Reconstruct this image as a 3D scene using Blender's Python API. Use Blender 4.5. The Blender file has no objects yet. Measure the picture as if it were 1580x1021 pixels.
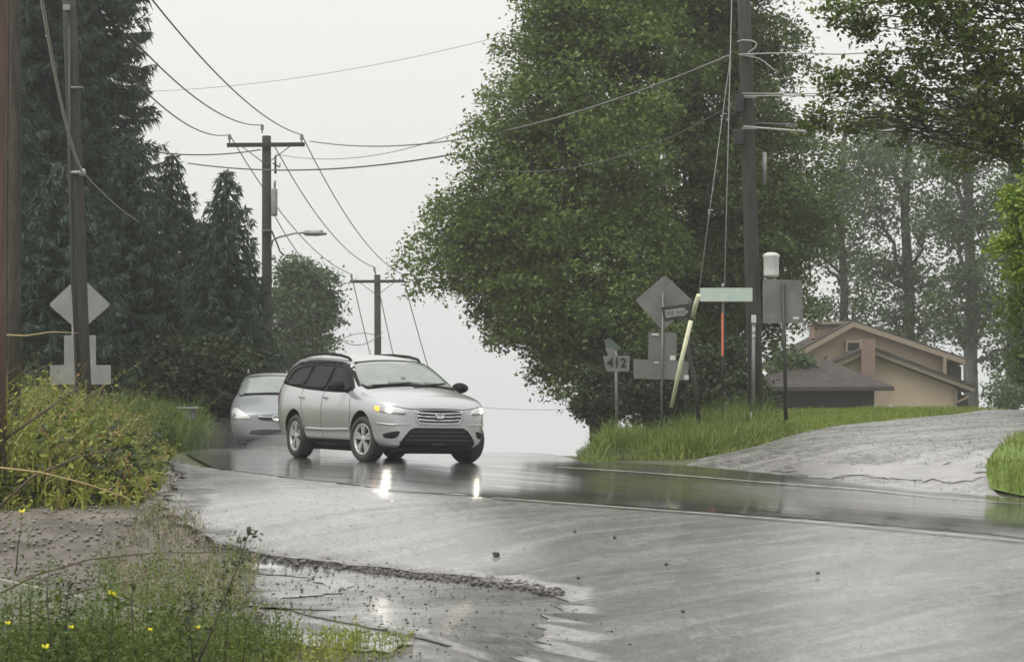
import bpy, bmesh, math, random
import numpy as np
from mathutils import Vector, Matrix, Quaternion
from mathutils.bvhtree import BVHTree
from mathutils.geometry import delaunay_2d_cdt
R = math.radians
rng = np.random.default_rng(7); random.seed(7)
scene = bpy.context.scene
COL = scene.collection

# ---------------------------------------------------------------- camera
F = 3717.0; CZ = 1.6; PIT = math.atan(129.5/F)
cam = bpy.data.objects.new('camera', bpy.data.cameras.new('camera')); COL.objects.link(cam)
cam.location = (0, 0, CZ); cam.rotation_euler = (math.pi/2+PIT, 0, 0)
cam.data.sensor_width = 36; cam.data.lens = F/1580*36; cam.data.clip_end = 3000; cam.data.clip_start = .1
cam.data.dof.use_dof = True; cam.data.dof.focus_distance = 38; cam.data.dof.aperture_fstop = 9
scene.camera = cam

# ---------------------------------------------------------------- sky and sun
SUN_EL, SUN_ROT = R(58), R(-125)
w = bpy.data.worlds.new('World'); scene.world = w; w.use_nodes = True
nt = w.node_tree; nt.nodes.clear()
def N(nt, t, **k):
    n = nt.nodes.new(t)
    for a, b in k.items(): setattr(n, a, b)
    return n
tc = N(nt, 'ShaderNodeTexCoord'); sep = N(nt, 'ShaderNodeSeparateXYZ'); ab = N(nt, 'ShaderNodeMath', operation='ABSOLUTE')
comb = N(nt, 'ShaderNodeCombineXYZ'); sky = N(nt, 'ShaderNodeTexSky', sky_type='NISHITA')
sky.sun_disc = False; sky.sun_elevation = SUN_EL; sky.sun_rotation = SUN_ROT; sky.dust_density = 6; sky.air_density = 1.5
L = nt.links.new
L(tc.outputs['Generated'], sep.inputs[0]); L(sep.outputs[2], ab.inputs[0])
L(sep.outputs[0], comb.inputs[0]); L(sep.outputs[1], comb.inputs[1]); L(ab.outputs[0], comb.inputs[2]); L(comb.outputs[0], sky.inputs[0])
hs = N(nt, 'ShaderNodeHueSaturation'); hs.inputs['Saturation'].default_value = .25; L(sky.outputs[0], hs.inputs['Color'])
bg1 = N(nt, 'ShaderNodeBackground'); bg1.inputs[1].default_value = .05; L(hs.outputs[0], bg1.inputs[0])
ramp = N(nt, 'ShaderNodeValToRGB'); L(ab.outputs[0], ramp.inputs[0])
ramp.color_ramp.elements[0].color = (.69, .71, .705, 1); ramp.color_ramp.elements[1].color = (1.25, 1.23, 1.2, 1)
e = ramp.color_ramp.elements.new(.22); e.color = (.80, .785, .745, 1)
bg2 = N(nt, 'ShaderNodeBackground'); bg2.inputs[1].default_value = 1.0; L(ramp.outputs[0], bg2.inputs[0])
ad = N(nt, 'ShaderNodeAddShader'); out = N(nt, 'ShaderNodeOutputWorld')
L(bg1.outputs[0], ad.inputs[0]); L(bg2.outputs[0], ad.inputs[1]); L(ad.outputs[0], out.inputs[0])
sun = bpy.data.objects.new('sun', bpy.data.lights.new('sun', 'SUN')); COL.objects.link(sun)
sun.data.energy = 1.2; sun.data.angle = R(25); sun.data.color = (1, .96, .9)
sun.rotation_euler = (math.pi/2-SUN_EL, 0, R(-40))
scene.view_settings.view_transform = 'Standard'; scene.view_settings.look = 'None'
scene.view_settings.exposure = 0.0; scene.view_settings.gamma = 1
scene.cycles.use_denoising = True; scene.cycles.max_bounces = 7; scene.cycles.diffuse_bounces = 3
scene.cycles.glossy_bounces = 3; scene.cycles.transmission_bounces = 3; scene.cycles.volume_bounces = 1
scene.cycles.caustics_reflective = True; scene.cycles.sample_clamp_indirect = 8

# ---------------------------------------------------------------- helpers: pixels, terrain
def sm(t, a, b):
    t = (t-a)/(b-a); t = max(0, min(1, t)); return t*t*(3-2*t)
BK = [(-40,-.6),(0,-.08),(11,-.06),(15.2,.03),(18,.25),(21,.52),(24.5,.79),(27,.862),(32,.88),(37,.885),(42,.90),(47,.885),(52,.80),(60,.48),(80,-.8),(120,-4),(600,-22)]
BLK = [(-40,-.6),(0,-.08),(11.5,-.03),(12.8,.12),(14.2,.285),(15,.30),(20,.305),(20.8,.34),(22.3,.56),(24.5,.79),(27,.862),(32,.88),(37,.885)]
def base(y, K=BK):
    if y <= K[0][0]: return K[0][1]
    if y >= K[-1][0]: return K[-1][1]
    for i in range(len(K)-1):
        if K[i][0] <= y <= K[i+1][0]: break
    def sl(j):
        a = max(0, j-1); b = min(len(K)-1, j+1); return (K[b][1]-K[a][1])/(K[b][0]-K[a][0])
    h = K[i+1][0]-K[i][0]; t = (y-K[i][0])/h
    return (2*t**3-3*t*t+1)*K[i][1]+(t**3-2*t*t+t)*h*sl(i)+(-2*t**3+3*t*t)*K[i+1][1]+(t**3-t*t)*h*sl(i+1)
def sd(x, y):
    return min((x-6.7)*.70+(y-33)*.714, (x-.1-.0262*y)*.9)
def g(x, y):
    s = sd(x, y); b = base(y); wgt = sm(s, 0, 5)
    if y > 42: b = b*(1-wgt)+.93*wgt
    if y < 32:
        wl = 1-sm(x, -.75, .9); b = b*(1-wl)+base(y, BLK)*wl
    xr = max(0, min(9, x+1.6)); tl = .012*max(-12, min(0, x+1.6))+(.058*(1-.7*sm(y, 33, 39))*(1-wgt)+.02*wgt)*xr
    z = b-tl*(.25+.75*sm(y, 13, 24))
    s2 = (x-6.7)*.70+(y-33)*.714
    if s > 0:
        z += .26*sm(s, .3, 4)+.036*min(s2, 20)*sm(s, 0, 5)
        if s2 > 20: z -= 1.5*sm(s2, 20, 62)*sm(s, 0, 5)
    sl = -x-6.2+max(0, (34-y))*.12               # left verge rises a little
    if sl > 0: z += .25*sm(sl, 0, 3)
    return z
def ray(px, py):
    u = (px-790)/F; v = (510.5-py)/F; d = math.cos(PIT)-v*math.sin(PIT)
    return u/d, (math.sin(PIT)+v*math.cos(PIT))/d
def at(px, py, Y):
    a, b = ray(px, py); return Vector((a*Y, Y, CZ+b*Y))
def gp(px, py, y0=6):
    a, b = ray(px, py); Y = y0
    while Y < 75:
        if CZ+b*Y < g(a*Y, Y): break
        Y += .05
    return (a*Y, Y)

# ---------------------------------------------------------------- helpers: materials
def mat(name, col, rough=.6, metal=0, noise=None, bump=None, coat=0, emit=None, spec=.5, island=None, trans=0, rnoise=None, streak=None, grain=None, crough=.08):
    """noise=(scale, second colour[, detail, lo, hi]); bump=(scale, strength); island=(col2) random per leaf"""
    m = bpy.data.materials.new(name); m.use_nodes = True; nt = m.node_tree; L = nt.links.new
    b = nt.nodes['Principled BSDF']
    b.inputs['Base Color'].default_value = (*col, 1); b.inputs['Roughness'].default_value = rough
    b.inputs['Metallic'].default_value = metal; b.inputs['Coat Weight'].default_value = coat; b.inputs['Coat Roughness'].default_value = crough
    b.inputs['Specular IOR Level'].default_value = spec
    tcn = N(nt, 'ShaderNodeTexCoord'); src = tcn.outputs['Object']
    if streak:
        mp = N(nt, 'ShaderNodeMapping', vector_type='TEXTURE'); mp.inputs['Scale'].default_value = [1/q for q in streak[:3]]; mp.inputs['Rotation'].default_value = (0, 0, streak[3])
        L(src, mp.inputs[0]); ssrc = mp.outputs[0]
    else: ssrc = src
    c = None
    if noise:
        n = N(nt, 'ShaderNodeTexNoise'); n.inputs['Scale'].default_value = noise[0]; n.inputs['Detail'].default_value = noise[2] if len(noise) > 2 else 6
        n.inputs['Roughness'].default_value = .62
        L(ssrc, n.inputs['Vector'])
        r = N(nt, 'ShaderNodeValToRGB'); r.color_ramp.elements[0].position = noise[3] if len(noise) > 3 else .35
        r.color_ramp.elements[1].position = noise[4] if len(noise) > 4 else .65
        r.color_ramp.elements[0].color = (*col, 1); r.color_ramp.elements[1].color = (*noise[1], 1)
        L(n.outputs[0], r.inputs[0]); c = r.outputs[0]
    if island:
        gm = N(nt, 'ShaderNodeNewGeometry'); mx = N(nt, 'ShaderNodeMix', data_type='RGBA')
        L(gm.outputs['Random Per Island'], mx.inputs[0])
        if c: L(c, mx.inputs[6])
        else: mx.inputs[6].default_value = (*col, 1)
        mx.inputs[7].default_value = (*island, 1); c = mx.outputs[2]
    if grain and c:                              # fine unstretched speckle: (scale, dark, light)
        g1 = N(nt, 'ShaderNodeTexNoise'); g1.inputs['Scale'].default_value = grain[0]; g1.inputs['Detail'].default_value = 8; g1.inputs['Roughness'].default_value = .7; L(src, g1.inputs['Vector'])
        gr_ = N(nt, 'ShaderNodeMapRange'); gr_.inputs[1].default_value = .35; gr_.inputs[2].default_value = .65; gr_.inputs[3].default_value = grain[1]; gr_.inputs[4].default_value = grain[2]; L(g1.outputs[0], gr_.inputs[0])
        gm2 = N(nt, 'ShaderNodeVectorMath', operation='SCALE'); L(c, gm2.inputs[0]); L(gr_.outputs[0], gm2.inputs['Scale']); c = gm2.outputs[0]
    if c: L(c, b.inputs['Base Color'])
    if bump:
        n2 = N(nt, 'ShaderNodeTexNoise'); n2.inputs['Scale'].default_value = bump[0]; n2.inputs['Detail'].default_value = 5
        L(src if len(bump) < 3 else ssrc, n2.inputs['Vector'])
        bp = N(nt, 'ShaderNodeBump'); bp.inputs['Strength'].default_value = bump[1]; bp.inputs['Distance'].default_value = .02
        L(n2.outputs[0], bp.inputs['Height']); L(bp.outputs[0], b.inputs['Normal'])
    if rnoise:
        n3 = N(nt, 'ShaderNodeTexNoise'); n3.inputs['Scale'].default_value = rnoise[0]; n3.inputs['Detail'].default_value = 6; L(ssrc, n3.inputs['Vector'])
        mr = N(nt, 'ShaderNodeMapRange'); mr.inputs[1].default_value = .38; mr.inputs[2].default_value = .62
        mr.inputs[3].default_value = rnoise[1]; mr.inputs[4].default_value = rnoise[2]; L(n3.outputs[0], mr.inputs[0]); L(mr.outputs[0], b.inputs['Roughness'])
    if emit:
        b.inputs['Emission Color'].default_value = (*emit[0], 1); b.inputs['Emission Strength'].default_value = emit[1]
    if trans:
        tr = N(nt, 'ShaderNodeBsdfTranslucent'); ms = N(nt, 'ShaderNodeMixShader'); ms.inputs[0].default_value = trans
        if c: L(c, tr.inputs[0])
        else: tr.inputs[0].default_value = (*col, 1)
        o = nt.nodes['Material Output']; L(b.outputs[0], ms.inputs[1]); L(tr.outputs[0], ms.inputs[2]); L(ms.outputs[0], o.inputs[0])
    return m

M = {}
ROADROT = R(-38)
def asphalt(name, lt, dk, streak_rot, patch=(.30, .5, .62), rl=.3, rd=.55, coat=.7):
    m = bpy.data.materials.new(name); m.use_nodes = True; nt = m.node_tree; L = nt.links.new; b = nt.nodes['Principled BSDF']
    tcn = N(nt, 'ShaderNodeTexCoord'); src = tcn.outputs['Object']
    def noi(sc, det, vec=src, dist=0):
        n = N(nt, 'ShaderNodeTexNoise'); n.inputs['Scale'].default_value = sc; n.inputs['Detail'].default_value = det; n.inputs['Roughness'].default_value = .65; n.inputs['Distortion'].default_value = dist; L(vec, n.inputs['Vector']); return n.outputs[0]
    def mr(v, a, b_, c, d):
        r = N(nt, 'ShaderNodeMapRange'); r.inputs[1].default_value = a; r.inputs[2].default_value = b_; r.inputs[3].default_value = c; r.inputs[4].default_value = d; L(v, r.inputs[0]); return r.outputs[0]
    def mul(a, b_):
        x = N(nt, 'ShaderNodeMath', operation='MULTIPLY'); L(a, x.inputs[0])
        if isinstance(b_, float): x.inputs[1].default_value = b_
        else: L(b_, x.inputs[1])
        return x.outputs[0]
    mp = N(nt, 'ShaderNodeMapping', vector_type='TEXTURE'); mp.inputs['Rotation'].default_value = (0, 0, streak_rot); mp.inputs['Scale'].default_value = (3.2, .5, 1); mg = N(nt, 'ShaderNodeMapping', vector_type='TEXTURE'); mg.inputs['Scale'].default_value = (1, 2.6, 1); L(src, mg.inputs[0]); L(src, mp.inputs[0])
    st = noi(1.6, 7, mp.outputs[0], .6); pt = noi(patch[0], 6, mp.outputs[0], .4); fine = noi(30, 4, mg.outputs[0]); mid = noi(8, 8, mg.outputs[0])
    pm = mr(pt, patch[1], patch[2], 0, 1)
    f = mul(mr(fine, .3, .7, .6, 1.4), mr(mid, .3, .7, .78, 1.22)); f = mul(f, mr(st, .38, .62, .70, 1.22))
    ad = N(nt, 'ShaderNodeMath', operation='MULTIPLY_ADD'); L(pm, ad.inputs[0]); L(mr(mid, .42, .58, -.45, .35), ad.inputs[1]); L(f, ad.inputs[2])
    mx = N(nt, 'ShaderNodeMix', data_type='RGBA'); L(pm, mx.inputs[0]); mx.inputs[6].default_value = (*lt, 1); mx.inputs[7].default_value = (*dk, 1)
    vs = N(nt, 'ShaderNodeVectorMath', operation='SCALE'); L(mx.outputs[2], vs.inputs[0]); L(ad.outputs[0], vs.inputs['Scale']); L(vs.outputs[0], b.inputs['Base Color'])
    ra = N(nt, 'ShaderNodeMath', operation='ADD'); L(mr(st, .36, .64, rl-.07, rl+.09), ra.inputs[0]); L(mul(pm, rd-rl), ra.inputs[1]); L(ra.outputs[0], b.inputs['Roughness'])
    b.inputs['Coat Weight'].default_value = coat; b.inputs['Coat Roughness'].default_value = .24
    bp = N(nt, 'ShaderNodeBump'); bp.inputs['Strength'].default_value = .5; bp.inputs['Distance'].default_value = .02
    hh = N(nt, 'ShaderNodeMath', operation='ADD'); L(noi(60, 3), hh.inputs[0]); L(mid, hh.inputs[1]); L(hh.outputs[0], bp.inputs['Height']); L(bp.outputs[0], b.inputs['Normal']); return m
M['asphalt'] = asphalt('wet_asphalt', (.185, .182, .175), (.075, .074, .071), R(52), rl=.22, rd=.45, coat=.9)
M['lane'] = mat('lane_asphalt', (.055, .055, .052), .12, noise=(2, (.12, .12, .115), 8), bump=(8, .055), rnoise=(1.3, .07, .18), streak=(.4, 2.0, 1, R(-38)), grain=(25, .8, 1.2), coat=.6, crough=.12)
M['old_asphalt'] = asphalt('broken_asphalt', (.185, .181, .173), (.075, .073, .07), R(50), (.6, .46, .62), .24, .5, .8)
M['edge'] = mat('asphalt_edge', (.03, .029, .028), .8, noise=(14, (.075, .073, .07), 6), bump=(30, .9))
M['gravel'] = asphalt('wet_gravel', (.27, .262, .25), (.14, .135, .13), R(48), (.6, .42, .6), .28, .5, .6)
M['dirt'] = mat('brown_gravel', (.065, .055, .043), .7, noise=(1.4, (.19, .165, .135), 12, .38, .62), bump=(35, .9), grain=(30, .6, 1.3), coat=.25, crough=.4)
M['soil'] = mat('grassy_ground', (.035, .05, .015), .9, noise=(1.2, (.075, .085, .03), 8), bump=(12, .6))
M['lawn'] = mat('lawn', (.09, .155, .02), .9, noise=(3, (.15, .22, .03), 8), bump=(20, .6))
M['water'] = mat('puddle_water', (.13, .13, .125), .05, bump=(6, .03), coat=1)
M['film'] = mat('thin_water_film', (.20, .195, .185), .2, noise=(2, (.30, .29, .28), 8), bump=(20, .2))
M['paint'] = mat('road_paint', (.45, .445, .40), .4, noise=(5, (.16, .16, .145), 10, .42, .6), bump=(50, .2))
M['concrete'] = mat('concrete', (.10, .105, .075), .8, noise=(4, (.15, .15, .115), 8), bump=(30, .3))
M['concrete_edge'] = mat('pale_concrete', (.30, .29, .235), .7, noise=(6, (.2, .2, .16), 8))
M['wood'] = mat('pole_wood', (.045, .038, .03), .85, noise=(3, (.09, .078, .062), 8), bump=(20, .6, 1), streak=(8, 8, .6, 0))
M['wood_dark'] = mat('dark_pole_wood', (.022, .02, .017), .85, noise=(3, (.05, .045, .036), 8), bump=(20, .6, 1), streak=(8, 8, .6, 0))
M['wood_red'] = mat('reddish_wood', (.075, .045, .035), .85, noise=(3, (.14, .09, .072), 8), bump=(20, .7, 1), streak=(8, 8, .5, 0))
M['bark'] = mat('bark', (.03, .026, .02), .9, noise=(3, (.07, .06, .048), 8), bump=(12, .9, 1), streak=(5, 5, .8, 0))
M['bark_pale'] = mat('pale_bark', (.10, .10, .09), .9, noise=(2, (.17, .17, .155), 8), bump=(12, .6, 1), streak=(5, 5, .8, 0))
M['signback'] = mat('aluminium_sign_back', (.30, .31, .29), .55, metal=.25, noise=(3, (.23, .24, .225), 6))
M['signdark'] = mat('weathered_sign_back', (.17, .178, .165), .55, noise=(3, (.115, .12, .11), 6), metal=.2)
M['steel'] = mat('galvanised_steel', (.28, .29, .28), .5, metal=.5, noise=(5, (.2, .2, .2), 6))
M['darksteel'] = mat('dark_steel', (.02, .02, .018), .5, noise=(8, (.035, .034, .03), 6))
M['white'] = mat('white_sheet', (.62, .64, .62), .5, noise=(6, (.5, .52, .5), 6))
M['greenpale'] = mat('faded_green_sign', (.48, .56, .50), .4, noise=(6, (.42, .50, .45), 6))
M['black'] = mat('black_paint', (.012, .012, .012), .5)
M['yellow'] = mat('yellow_guard', (.68, .69, .48), .5, noise=(5, (.56, .58, .38), 5))
M['orange'] = mat('orange_reflector', (.75, .18, .10), .4)
M['cable'] = mat('dark_cable', (.09, .09, .092), .5)
M['cable_pale'] = mat('pale_cable', (.36, .36, .345), .4)
M['ceramic'] = mat('insulator_ceramic', (.3, .29, .28), .3)
M['siding'] = mat('tan_siding', (.40, .32, .23), .8, noise=(1.5, (.46, .375, .28), 6), bump=(8, .2))
M['trim'] = mat('tan_trim', (.25, .205, .15), .7)
M['shingle'] = mat('brown_shingle', (.042, .036, .034), .95, noise=(4, (.085, .074, .069), 8), bump=(15, .6), spec=.15)
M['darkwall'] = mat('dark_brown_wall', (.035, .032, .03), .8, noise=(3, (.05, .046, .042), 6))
M['brick'] = mat('chimney_brick', (.17, .115, .085), .85, noise=(9, (.24, .17, .13), 6))
M['glassdark'] = mat('dark_window_glass', (.02, .022, .024), .08)
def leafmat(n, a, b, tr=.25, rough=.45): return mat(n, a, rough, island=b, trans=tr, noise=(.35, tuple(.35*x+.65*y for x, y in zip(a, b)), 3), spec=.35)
M['leafA'] = leafmat('maple_leaf', (.07, .115, .024), (.18, .24, .055), .3)
M['leafB'] = leafmat('dark_maple_leaf', (.05, .085, .022), (.13, .175, .045), .28)
M['leafC'] = leafmat('grey_green_leaf', (.04, .075, .02), (.09, .14, .04))
M['leafD'] = leafmat('overhang_leaf', (.04, .07, .012), (.12, .16, .028))
M['leafE'] = leafmat('bright_leaf', (.13, .21, .02), (.24, .33, .05))
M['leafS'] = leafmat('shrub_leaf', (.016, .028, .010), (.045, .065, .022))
M['needle'] = leafmat('spruce_needle', (.022, .042, .026), (.05, .08, .048), .1, .6)
M['weed'] = leafmat('yellow_green_weed', (.13, .17, .025), (.31, .33, .06), .3)
M['weed2'] = leafmat('green_weed', (.05, .09, .014), (.13, .18, .035), .3)
M['grass'] = leafmat('tall_grass', (.10, .16, .02), (.24, .29, .06), .3)
M['straw'] = leafmat('dry_stem', (.14, .105, .06), (.27, .22, .13), .1)
M['rust'] = leafmat('rusty_weed', (.16, .07, .03), (.30, .20, .07), .2)
M['stem'] = mat('plant_stem', (.06, .055, .03), .7)
M['flower'] = mat('yellow_petals', (.75, .68, .03), .5)

# ---------------------------------------------------------------- helpers: objects
def tag(o, label=None, cat=None, group=None, kind=None):
    if label: o['label'] = label
    if cat: o['category'] = cat
    if group: o['group'] = group
    if kind: o['kind'] = kind
    return o
def link(name, me, m=None, parent=None):
    o = bpy.data.objects.new(name, me); COL.objects.link(o)
    if m:
        for mm in (m if isinstance(m, (list, tuple)) else [m]): me.materials.append(mm)
    if parent: o.parent = parent
    return o
def empty(name, loc=(0, 0, 0), label=None, cat=None, group=None):
    o = bpy.data.objects.new(name, None); COL.objects.link(o); o.location = loc; o.empty_display_size = .2
    return tag(o, label, cat, group)
def npmesh(name, V, Fc):
    """V (n,3); Fc (m,k) all faces with k corners"""
    V = np.asarray(V, dtype=np.float32); Fc = np.asarray(Fc, dtype=np.int32); me = bpy.data.meshes.new(name)
    me.vertices.add(len(V)); me.vertices.foreach_set('co', V.ravel())
    me.loops.add(Fc.size); me.loops.foreach_set('vertex_index', Fc.ravel())
    k = Fc.shape[1]; me.polygons.add(len(Fc)); me.polygons.foreach_set('loop_start', np.arange(0, Fc.size, k, dtype=np.int32))
    me.polygons.foreach_set('loop_total', np.full(len(Fc), k, dtype=np.int32)); me.update(); me.validate(); return me
class MB:
    def __init__(s): s.bm = bmesh.new()
    def box(s, c, d, rot=None, bev=0):
        r = bmesh.ops.create_cube(s.bm, size=1); vs = r['verts']
        for v in vs: v.co = Vector((v.co.x*d[0], v.co.y*d[1], v.co.z*d[2]))
        if bev:
            es = list({e for v in vs for e in v.link_edges})
            rr = bmesh.ops.bevel(s.bm, geom=es, offset=bev, segments=2, affect='EDGES', profile=.6); vs = list({v for f in rr['faces'] for v in f.verts})
            isl = set(vs); st = list(vs)
            while st:
                v = st.pop()
                for e2 in v.link_edges:
                    o2 = e2.other_vert(v)
                    if o2 not in isl: isl.add(o2); st.append(o2)
            vs = list(isl)
        mt = Matrix.Translation(Vector(c)) @ (rot.to_4x4() if rot else Matrix())
        for v in vs: v.co = mt @ v.co
        return s
    def tube(s, pts, rad, n=8, cap=True):
        pts = [Vector(p) for p in pts]; rads = rad if isinstance(rad, (list, tuple)) else [rad]*len(pts); rings = []
        prev = None
        for i, p in enumerate(pts):
            t = (pts[min(i+1, len(pts)-1)]-pts[max(i-1, 0)]).normalized()
            if prev is None: a = t.orthogonal().normalized()
            else:
                a = prev-t*prev.dot(t); a = a.normalized() if a.length > 1e-6 else t.orthogonal().normalized()
            prev = a; b = t.cross(a)
            rings.append([s.bm.verts.new(p+(a*math.cos(2*math.pi*k/n)+b*math.sin(2*math.pi*k/n))*rads[i]) for k in range(n)])
        for i in range(len(rings)-1):
            for k in range(n): s.bm.faces.new((rings[i][k], rings[i][(k+1) % n], rings[i+1][(k+1) % n], rings[i+1][k])).smooth = True
        if cap and n > 2: s.bm.faces.new(rings[0][::-1]); s.bm.faces.new(rings[-1])
        return s
    def lathe(s, prof, n=24, axis='Z', c=(0, 0, 0), closed=False):
        """prof list of (r, h) ; revolve round axis"""
        rings = []
        for r, h in prof:
            ring = []
            for k in range(n):
                a = 2*math.pi*k/n; p = (r*math.cos(a), r*math.sin(a), h)
                if axis == 'Y': p = (p[0], h, p[1])
                if axis == 'X': p = (h, p[0], p[1])
                ring.append(s.bm.verts.new(Vector(p)+Vector(c)))
            rings.append(ring)
        m = len(rings)
        for i in range(m if closed else m-1):
            for k in range(n): s.bm.faces.new((rings[i][k], rings[i][(k+1) % n], rings[(i+1) % m][(k+1) % n], rings[(i+1) % m][k])).smooth = True
        if not closed:
            s.bm.faces.new(rings[0]); s.bm.faces.new(rings[-1])
        return s
    def prism(s, poly, y0, y1, plane='XZ'):
        """extrude a polygon (a,b) between y0 and y1 along the third axis"""
        def P(a, b, c): return Vector((a, c, b)) if plane == 'XZ' else Vector((c, a, b)) if plane == 'YZ' else Vector((a, b, c))
        A = [s.bm.verts.new(P(a, b, y0)) for a, b in poly]; B = [s.bm.verts.new(P(a, b, y1)) for a, b in poly]
        s.bm.faces.new(A); s.bm.faces.new(B[::-1]); n = len(poly)
        for i in range(n): s.bm.faces.new((A[i], B[i], B[(i+1) % n], A[(i+1) % n]))
        return s
    def xf(s, m):
        for v in s.bm.verts: v.co = m @ v.co
        return s
    def build(s, name, m, parent=None, loc=None, smooth=False):
        bmesh.ops.recalc_face_normals(s.bm, faces=s.bm.faces); me = bpy.data.meshes.new(name); s.bm.to_mesh(me); s.bm.free()
        if smooth:
            for p in me.polygons: p.use_smooth = True
        o = link(name, me, m, parent)
        if loc is not None: o.location = loc
        return o

def inside(P, poly):
    x, y = P[:, 0], P[:, 1]; r = np.zeros(len(P), bool); n = len(poly)
    for i in range(n):
        x1, y1 = poly[i]; x2, y2 = poly[(i+1) % n]
        if y1 == y2: continue
        c = ((y1 > y) != (y2 > y)) & (x < (x2-x1)*(y-y1)/(y2-y1)+x1); r ^= c
    return r
def gz(P): return np.array([g(a, b) for a, b in P])
def sheet(name, poly, m, off, cell=.4, lip=0, rough_edge=0, zf=None, edge_m=None):
    """flat ground sheet following the terrain"""
    P = []
    n = len(poly)
    for i in range(n):
        a = Vector(poly[i]); b = Vector(poly[(i+1) % n]); k = max(1, int((b-a).length/(cell if not rough_edge else cell*.3)))
        for j in range(k):
            q = a.lerp(b, j/k)
            if rough_edge and j: q += Vector((random.uniform(-1, 1), random.uniform(-1, 1)))*rough_edge
            P.append(q)
    bx = np.array([[p.x, p.y] for p in P]); x0, y0 = bx.min(0); x1, y1 = bx.max(0)
    gx, gy = np.meshgrid(np.arange(x0+cell/2, x1, cell), np.arange(y0+cell/2, y1, cell)); Q = np.stack([gx.ravel(), gy.ravel()], 1)
    Q = Q+rng.uniform(-.1, .1, Q.shape)*cell; Q = Q[inside(Q, bx.tolist())]
    d = np.min(np.hypot(Q[:, None, 0]-bx[None, :, 0], Q[:, None, 1]-bx[None, :, 1]), 1) if len(Q) else np.zeros(0)
    Q = Q[d > cell*.25]
    allp = P+[Vector(q) for q in Q]
    r = delaunay_2d_cdt(allp, [], [list(range(len(P)))], 1, 1e-4)
    vs, fs = r[0], r[2]
    bm = bmesh.new(); bv = [bm.verts.new((v.x, v.y, (zf(v.x, v.y) if zf else g(v.x, v.y))+off)) for v in vs]
    for f in fs:
        try: ff = bm.faces.new([bv[i] for i in f]); ff.smooth = True
        except ValueError: pass
    if lip:
        be = [e2 for e2 in bm.edges if e2.is_boundary]; r2 = bmesh.ops.extrude_edge_only(bm, edges=be)
        for v in r2['geom']:
            if isinstance(v, bmesh.types.BMVert): v.co.z -= lip
            if isinstance(v, bmesh.types.BMFace): v.material_index = 1; v.smooth = False
    for f in bm.faces:
        if f.material_index == 0 and f.normal.z < 0: f.normal_flip()
    me = bpy.data.meshes.new(name); bm.to_mesh(me); bm.free()
    o = link(name, me, [m, edge_m or M['edge']] if lip else m); tag(o, kind='structure'); return o
def G(*pp): return [gp(*p) for p in pp]

# ---------------------------------------------------------------- setting: ground, roads
def axis(a, b, st, far, gr):
    v = list(np.arange(a, b, st)); x = b; s = st
    while x < far[1]: v.append(x); s *= gr; x += s
    x = a; s = st; pre = []
    while x > far[0]: s *= gr; x -= s; pre.append(x)
    return np.array(pre[::-1]+v)
xs = axis(-14, 18, .5, (-240, 240), 1.25); ys = axis(2, 72, .5, (-50, 330), 1.25)
V = [(x, y, g(x, y)-.045) for y in ys for x in xs]; nx = len(xs)
Fq = [(j*nx+i, j*nx+i+1, (j+1)*nx+i+1, (j+1)*nx+i) for j in range(len(ys)-1) for i in range(nx-1)]
me = npmesh('ground', V, Fq); me.polygons.foreach_set('use_smooth', [True]*len(me.polygons)); tag(link('ground', me, M['soil']), kind='structure')

far_edge = G((890, 711), (1060, 719), (1200, 732), (1380, 750), (1540, 766))
near_edge = G((1540, 826), (1240, 800), (1000, 783), (800, 770), (600, 757), (450, 738), (330, 722))
fx, fy = far_edge[-1]; qx, qy = near_edge[0]
lane_poly = [(1.0, 42), (.6, 48), (.3, 60), (-.5, 110), (-7.5, 110), (-6.8, 60), (-6.2, 48), (-5.7, 42)]+near_edge[::-1]+[(qx+9, qy-6.0), (fx+9, fy-6.6)]+far_edge[::-1]
sheet('main_road', lane_poly, M['lane'], .004, .45)
crack = G((265, 712), (285, 735), (262, 760), (250, 790), (300, 815), (330, 835), (385, 850), (420, 858), (470, 862), (520, 868), (600, 875), (650, 884), (700, 886), (740, 894), (790, 897), (850, 909))
apron = near_edge[::-1][0:]+[(qx+9, qy-6.0), (14, 12), (4.5, 9), (1.8, 14)]+G((800, 1012), (840, 975), (835, 945), (880, 925))+crack[::-1]
sheet('asphalt_apron', apron, M['asphalt'], 0, .45, lip=.045, rough_edge=.085, zf=lambda x, y: g(x, y)-.024*sm(x+(21.5-y)*.22, -.4, 1.6)*(1-sm(y, 20.5, 22.5)))
old = [(-1.2, 10), (5.2, 8.5)]+G((1000, 1010), (950, 935), (900, 900), (700, 870), (560, 862), (400, 850), (330, 840), (345, 900), (372, 922), (430, 930), (500, 946), (560, 958), (640, 975), (700, 990), (640, 1000), (560, 1010))
sheet('broken_asphalt_edge', old, M['old_asphalt'], -.030, .4, lip=.04, rough_edge=.03)
sheet('gravel_shoulder', [(-1.0, 9), (.8, 9), (2.2, 13)]+G((760, 1000), (600, 930), (420, 880), (330, 850), (240, 900), (300, 960)), M['gravel'], -.040, .4)
dirt = [(-5.2, 12)]+[(-.5, 10), (-.6, 15)]+G((420, 960), (400, 900), (330, 850), (300, 800), (270, 765), (300, 735), (275, 706), (240, 712), (225, 770), (60, 778), (-60, 790))+[(-6.5, 22)]
sheet('dirt_shoulder', dirt, M['dirt'], -.0395+.002, .4)
pud = G((338, 866), (400, 863), (455, 872), (505, 876), (545, 895), (532, 908), (480, 914), (440, 917), (470, 926), (520, 935), (470, 934), (400, 931), (372, 925), (392, 912), (440, 905), (505, 898), (470, 886), (400, 880))
zp = min(g(*p) for p in pud)
sheet('puddle', pud, M['water'], -.024, .3, rough_edge=.04)
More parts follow.
